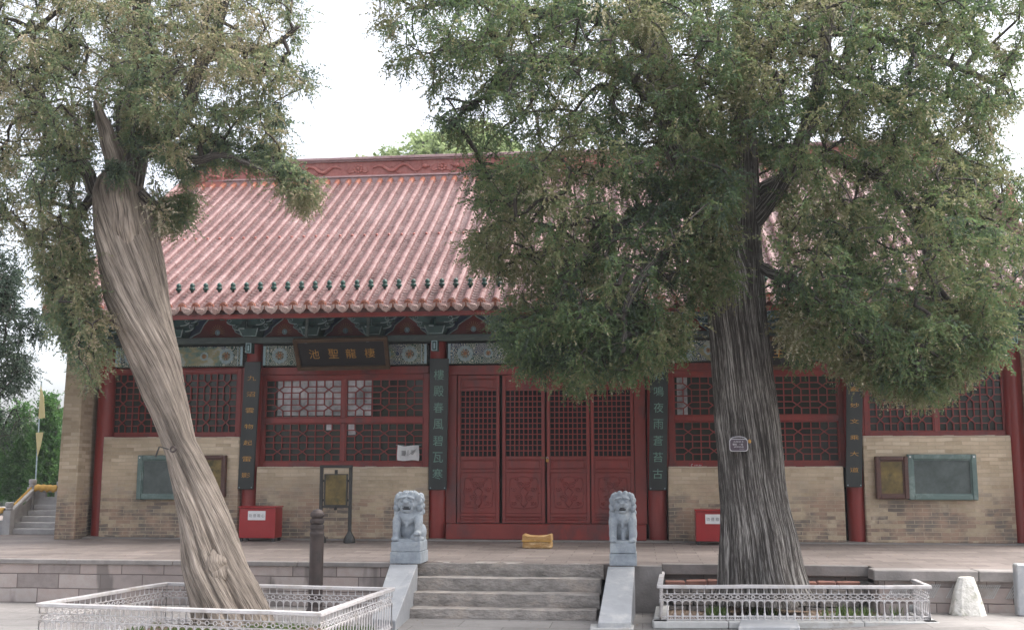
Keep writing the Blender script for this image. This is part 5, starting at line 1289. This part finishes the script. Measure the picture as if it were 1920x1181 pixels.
# burl low on the trunk
kb = MB(); c = P(402, 1056, LY-0.25)
n = 22
for j in range(3):
    cc = c + Vector(((0, 0.05, -0.03)[j], 0.02*j, (0, -0.10, 0.09)[j])); kb.ball(cc, ((0.15, 0.12, 0.1)[j], 0.12, (0.14, 0.14, 0.1)[j]), 24, 16)
o = kb.build('burl', M['bark_tan'], lt, smooth=True, wobble=0.0); o.location = -offl
me = o.data; uvl = me.uv_layers.new(name='bark')
for lp in me.loops:
    v = me.vertices[lp.vertex_index].co; uvl.data[lp.index].uv = (v.x*1.2+v.z*0.4, v.z*1.5)
for v in me.vertices: v.co += Vector(mnoise.noise_vector(v.co*7))*0.035
def pathL(px, Yl, rp): return [P(x, y, Y) for (x, y), Y in zip(px, Yl)], [r*12.8/F for r in rp]
stub = [pathL([(246,520),(240,430),(228,360),(212,295),(196,240),(184,205),(177,190)], [LY-.22,LY-.36,LY-.42,LY-.42,LY-.4,LY-.4,LY-.4], [14,34,29,20,14,8,4])]
o = limb_obj('dead_stub', stub, M['bark_tan'], lt); o.location = -offl
limL = [path([(240,350),(250,290),(238,220),(262,120),(268,-60)], [LY-.25]*5, [26,24,20,18,14]),
        path([(180,360),(150,300),(110,250),(70,160),(60,40)], [LY-.3,LY-.5,LY-.6,LY-.6,LY-.6], [13,11,9,7,5]),
        path([(250,270),(330,240),(380,110),(412,40),(425,-60)], [LY-.3,LY-.3,LY-.4,LY-.4,LY-.4], [13,12,11,9,8]),
        path([(385,110),(440,95),(500,90),(560,50)], [LY-.4,LY-.5,LY-.5,LY-.6], [8,6,5,3]),
        path([(250,300),(300,280),(370,300),(420,290),(520,330)], [LY-.3,LY-.6,LY-.8,LY-.9,LY-1.0], [10,8,7,5,3]),
        path([(200,340),(150,400),(120,480),(130,580),(160,660)], [LY-.3,LY,LY+.1,LY,LY], [10,8,7,5,3]),
        path([(262,360),(290,385),(320,395),(360,392)], [LY-.3,LY-.2,LY,LY], [10,7,5,3])]
o = limb_obj('limbs', limL, M['bark_dark'], lt); o.location = -offl
polyL = [(-90,-90),(585,-90),(575,-20),(590,60),(566,105),(612,140),(590,185),(545,180),(548,240),(568,300),(560,330),(612,345),(612,400),(560,415),(520,372),(525,310),(480,300),(455,262),(430,300),(400,325),(378,340),(345,356),(332,410),(318,440),(315,500),(290,520),(272,440),(262,350),(250,300),(225,290),(170,330),(178,400),(185,480),(205,570),(225,650),(212,712),(150,738),(128,690),(100,650),(80,600),(70,550),(50,500),(20,430),(-90,420)]
spL = [(60,40,60,70,0.55),(20,15,60,40,0.3),(180,60,22,28,0.25),(190,170,35,30,0.6),(150,170,25,25,0.4),(20,290,50,60,0.4),(530,240,40,60,0.55),(555,370,70,50,0.55),(480,180,30,25,0.4),(20,380,50,60,0.5),(300,330,40,25,0.2),(340,250,25,20,0.35),(60,100,40,60,0.6),(500,20,90,60,0.6),(200,250,26,62,0.15),(400,150,50,50,0.7),(230,440,70,90,0.0),(300,500,30,40,0.4)]
def yL(x, y, Y):
    if 160 < x < 240 and 180 < y < 300: Y = max(Y, LY-0.1)
    if y > 420: Y = min(Y, -5.6) if x > 240 else Y
    return Y
cL = sample_crown(polyL, 2500, LY-0.2, 1.7, spL, thr=-0.07, nsc=2.4, yfun=yL, seed=9)
cL += sample_crown([(280,375),(350,345),(390,350),(360,420),(320,450),(290,440)], 90, LY, 0.6, (), thr=-0.3)
cL += sample_crown([(470,270),(560,285),(612,345),(612,395),(565,412),(520,370),(500,320)], 55, LY-0.9, 0.5, (), thr=-0.6)
cL += sample_crown([(390,255),(540,250),(545,310),(480,325),(420,330)], 45, LY-0.7, 0.6, (), thr=-0.5)
cL += sample_crown([(50,400),(180,400),(200,560),(215,650),(130,690),(80,600)], 190, LY-0.1, 0.9, (), thr=-0.12, nsc=2.6)
cL += sample_crown([(188,290),(245,285),(262,340),(235,352),(200,345)], 16, LY-0.75, 0.12, (), thr=-0.6)
cL += sample_crown([(225,190),(300,200),(290,290),(240,280)], 70, LY-0.5, 0.3, (), thr=-0.4)
o = leaves_object('crown', M['leaf_cypress'], cL, rng.uniform(0.45, 0.95, len(cL)), tints(cL, 0.52, 0.5), Tc, lt); o.location = -offl
seeds = []
for pts, rad in limL:
    for i in range(len(pts)-1):
        for k in range(6): seeds.append(tuple(pts[i]*(1-k/6)+pts[i+1]*(k/6)))
o = grow_twigs('branches', cL, seeds, M['twig'], lt, 0.0042); o.location = -offl
# bolt and stick fixed to the leaning trunk
q = P(318, 842, LY-0.62); o = empty('iron_fitting', q, label='small rusty iron hook and ring fixed to the leaning trunk', cat='hook')
MB().bar((-0.01, 0, 0.0), (-0.11, -0.03, 0.03), 0.014, 0.014).bar((-0.11, -0.03, 0.03), (-0.155, -0.03, -0.09), 0.014, 0.014).build('hook', M['iron'], o)
MB().tube([(0.04+0.03*math.cos(a), 0, 0.0+0.03*math.sin(a)) for a in [math.pi*i/5 for i in range(11)]], 0.013, 6).build('ring', M['castiron'], o)

# --- dark cypress reaching in from the left edge ---
def tree_simple(label, base, poly, N, Yc, T, mat, Tt, tb, scale, group=None, cat='tree', name='cypress_tree', trunk_px=None, tr=0.2, thr=-0.15, sparse=(), twigs=True, ta=0.5, top=None, nsc=1.5):
    o_ = empty(name, base, label=label, cat=cat, group=group); off = Vector(base)
    C = sample_crown(poly, N, Yc, T, sparse, thr=thr, nsc=nsc)
    l = leaves_object('crown', mat, C, rng.uniform(scale[0], scale[1], len(C)), tints(C, tb, ta), Tt, o_); l.location = -off
    zt = max(c[2] for c in C) if top is None else top; pts = [off, off*0.5 + Vector((off.x+0.1, off.y, (zt+off.z)/2))*0.5, Vector((off.x, off.y, off.z*0.3+zt*0.7)), Vector((off.x+0.1, off.y, zt-0.2))]
    k = limb_obj('trunk', [(pts, [tr, tr*0.85, tr*0.5, tr*0.15])], M['bark_dark'], o_); k.location = -off
    if twigs:
        sd = [tuple(pts[i]*(1-u/8)+pts[i+1]*(u/8)) for i in range(3) for u in range(8)]
        w = grow_twigs('branches', C, sd, M['twig'], o_, 0.006); w.location = -off
    return o_
b0_ = P(-150, 1000, -2.5); b0_.z = 0
tree_simple('dark cypress hanging in from the left edge beside the brick pier', (b0_.x, -2.5, 0.0), [(-260,250),(20,400),(55,470),(45,540),(95,590),(120,640),(80,650),(55,640),(80,690),(75,740),(40,745),(60,790),(30,830),(-20,850),(-260,850)], 1250, -2.6, 1.3, M['leaf_dark'], Tc, 0.45, (0.7, 1.2), sparse=((30,420,60,60,0.4),(85,700,30,60,0.5)), thr=-0.1, tr=0.22, group=None)
# conifers behind the stairs
Tg = make_templates(8, nb=(8, 11), bl=(0.3, 0.5), ll=(0.09, 0.15), droop=-0.5, step=0.035)
Yg = 13.0
def conifer(px, top, wd, Y, tint, label, N):
    base = P(px, 1000, Y); base = Vector((base.x, Y, 0)); bot = 940
    poly = [(px-wd*0.10, top), (px+wd*0.10, top), (px+wd*0.36, top+90), (px+wd*0.5, top+200), (px+wd*0.52, bot), (px-wd*0.52, bot), (px-wd*0.5, top+200), (px-wd*0.36, top+90)]
    return tree_simple(label, base, poly, N, Y, 1.2, M['leaf_green'], Tg, tint, (0.6, 1.0), 'green conifers behind the side stairs', name='conifer', thr=-0.5, tr=0.12, twigs=False, ta=0.4)
conifer(92, 690, 78, 13.0, 0.55, 'pointed green conifer just left of the brick pier', 330)
conifer(38, 725, 96, 14.0, 0.45, 'bushy green conifer behind the yellow pennants', 330)
conifer(-25, 700, 100, 14.5, 0.4, 'green conifer at the left edge behind the low handrail', 250)
# fresh green tree above the ridge
Tb = make_templates(8, nb=(6, 9), bl=(0.25, 0.55), ll=(0.14, 0.22), lw=(0.5, 0.7), droop=0.1, step=0.07)
bb = P(800, 400, 17.0)
tree_simple('light green broadleaf tree rising behind the roof ridge', (bb.x, 17.0, GZ), [(640,292),(660,286),(700,284),(705,262),(760,258),(780,230),(850,232),(900,215),(960,230),(1010,330),(640,330)], 330, 17.0, 2.2, M['leaf_broad'], Tb, 0.5, (0.8, 1.3), name='broadleaf_tree', thr=-0.2, tr=0.3, ta=0.5, top=10.0, sparse=((740,300,60,40,0.8),))
# ---------------- grass, litter, distant trees ----------------
def grass(name, regions, n, h, label=None):
    V = []; T = []
    for _ in range(n):
        A, B, Cc, D = regions[rng.integers(len(regions))]; u, v = rng.random(), rng.random(); p = (A*(1-u)+B*u)*(1-v)+(D*(1-u)+Cc*u)*v
        if mnoise.noise(p*2.6) < -0.05: continue
        hh = h*rng.uniform(0.4, 1.1); a = rng.uniform(0, 6.28); w = 0.006; dx, dy = math.cos(a), math.sin(a); ln = rng.uniform(0, 0.5)*hh; b = rng.uniform(0, 6.28)
        z = p.z; V += [(p.x-dx*w, p.y-dy*w, z), (p.x+dx*w, p.y+dy*w, z), (p.x+math.cos(b)*ln*0.4+dx*w*.8, p.y+math.sin(b)*ln*0.4+dy*w*.8, z+hh*0.6), (p.x+math.cos(b)*ln, p.y+math.sin(b)*ln, z+hh)]; T.append(rng.uniform(0.1, 1))
    V = np.array(V); nq = len(V)//4; me = bpy.data.meshes.new(name); me.from_pydata([tuple(v) for v in V], [], [(4*i, 4*i+1, 4*i+2, 4*i+3) for i in range(nq)])
    at = me.attributes.new('tint', 'FLOAT', 'POINT'); at.data.foreach_set('value', np.repeat(np.array(T), 4).astype(np.float32)); me.materials.append(M['grass'])
    o = bpy.data.objects.new(name, me); col.objects.link(o); tag(o, kind='stuff'); return o
def sub(F4, u0, u1, v0, v1, z):
    f = lambda u, v: ((F4[0]*(1-u)+F4[1]*u)*(1-v)+(F4[3]*(1-u)+F4[2]*u)*v); r = [f(u0,v0), f(u1,v0), f(u1,v1), f(u0,v1)]
    return [Vector((p.x, p.y, z)) for p in r]
grass('bed_grass', [sub(RF, 0.28, 0.95, 0.05, 0.45, GZ+0.03), sub(RF, 0.1, 0.25, 0.1, 0.4, GZ+0.03)], 5200, 0.15)
grass('bed_grass', [sub(LF, 0.06, 0.94, 0.08, 0.95, GZ+0.03)], 6500, 0.10)
# fallen needles, grit and pale chips
mb = MB()
for _ in range(2600):
    r = random.random()
    if r < 0.35: x, y, z = random.uniform(-9, 8), random.uniform(-4.8, -0.4), 0.003
    elif r < 0.75: x, y, z = random.uniform(4.2, 9), random.uniform(-7.5, -5.5), GZ+0.003
    else: x, y, z = random.uniform(-7, 4), random.uniform(-8.5, -6.1), GZ+0.003
    s = random.uniform(0.004, 0.016); a = random.uniform(0, 6.28)
    mb.add([(x+s*math.cos(a+q), y+s*math.sin(a+q)*0.8, z+random.uniform(0, 0.006)) for q in (0, 1.7, 3.3, 4.8)], [(0,1,2,3)])
M['litter'] = simple('dry_litter', (0.32,0.24,0.16), (0.14,0.09,0.05), 0.9, 30, bstr=0)
tag(mb.build('leaf_litter', M['litter']), kind='stuff')
# wooded skyline far beyond
Tf = make_templates(5, nb=(6, 8), bl=(1.2, 2.2), ll=(0.7, 1.1), lw=(0.5, 0.7), droop=0.1, step=0.3)
C = []
for i in range(650):
    x = rng.uniform(-75, -16); y = rng.uniform(34, 48); h = 3.0 + 2.0*mnoise.noise(Vector((x*0.15, 0, 0))); C.append((x, y, rng.uniform(-0.5, h)))
o = leaves_object('distant_woods', M['leaf_dark'], C, rng.uniform(0.8, 1.3, len(C)), tints(C, 0.6, 0.4), Tf); tag(o, kind='stuff')

# ---------------- thin veil of air added to lift the shadows ----------------
hz = MB().box(-110, 110, -30, 75, -1.7, 19).build('added_haze', None); tag(hz, kind='stuff')
hm = bpy.data.materials.new('added_haze_air'); hm.use_nodes = True; hn = hm.node_tree
for n_ in list(hn.nodes):
    if n_.type == 'BSDF_PRINCIPLED': hn.nodes.remove(n_)
pv = hn.nodes.new('ShaderNodeVolumePrincipled'); pv.inputs['Color'].default_value = (0.92, 0.95, 1.0, 1); pv.inputs['Density'].default_value = 0.0007
hn.links.new(pv.outputs[0], hn.nodes['Material Output'].inputs['Volume']); hz.data.materials.append(hm)
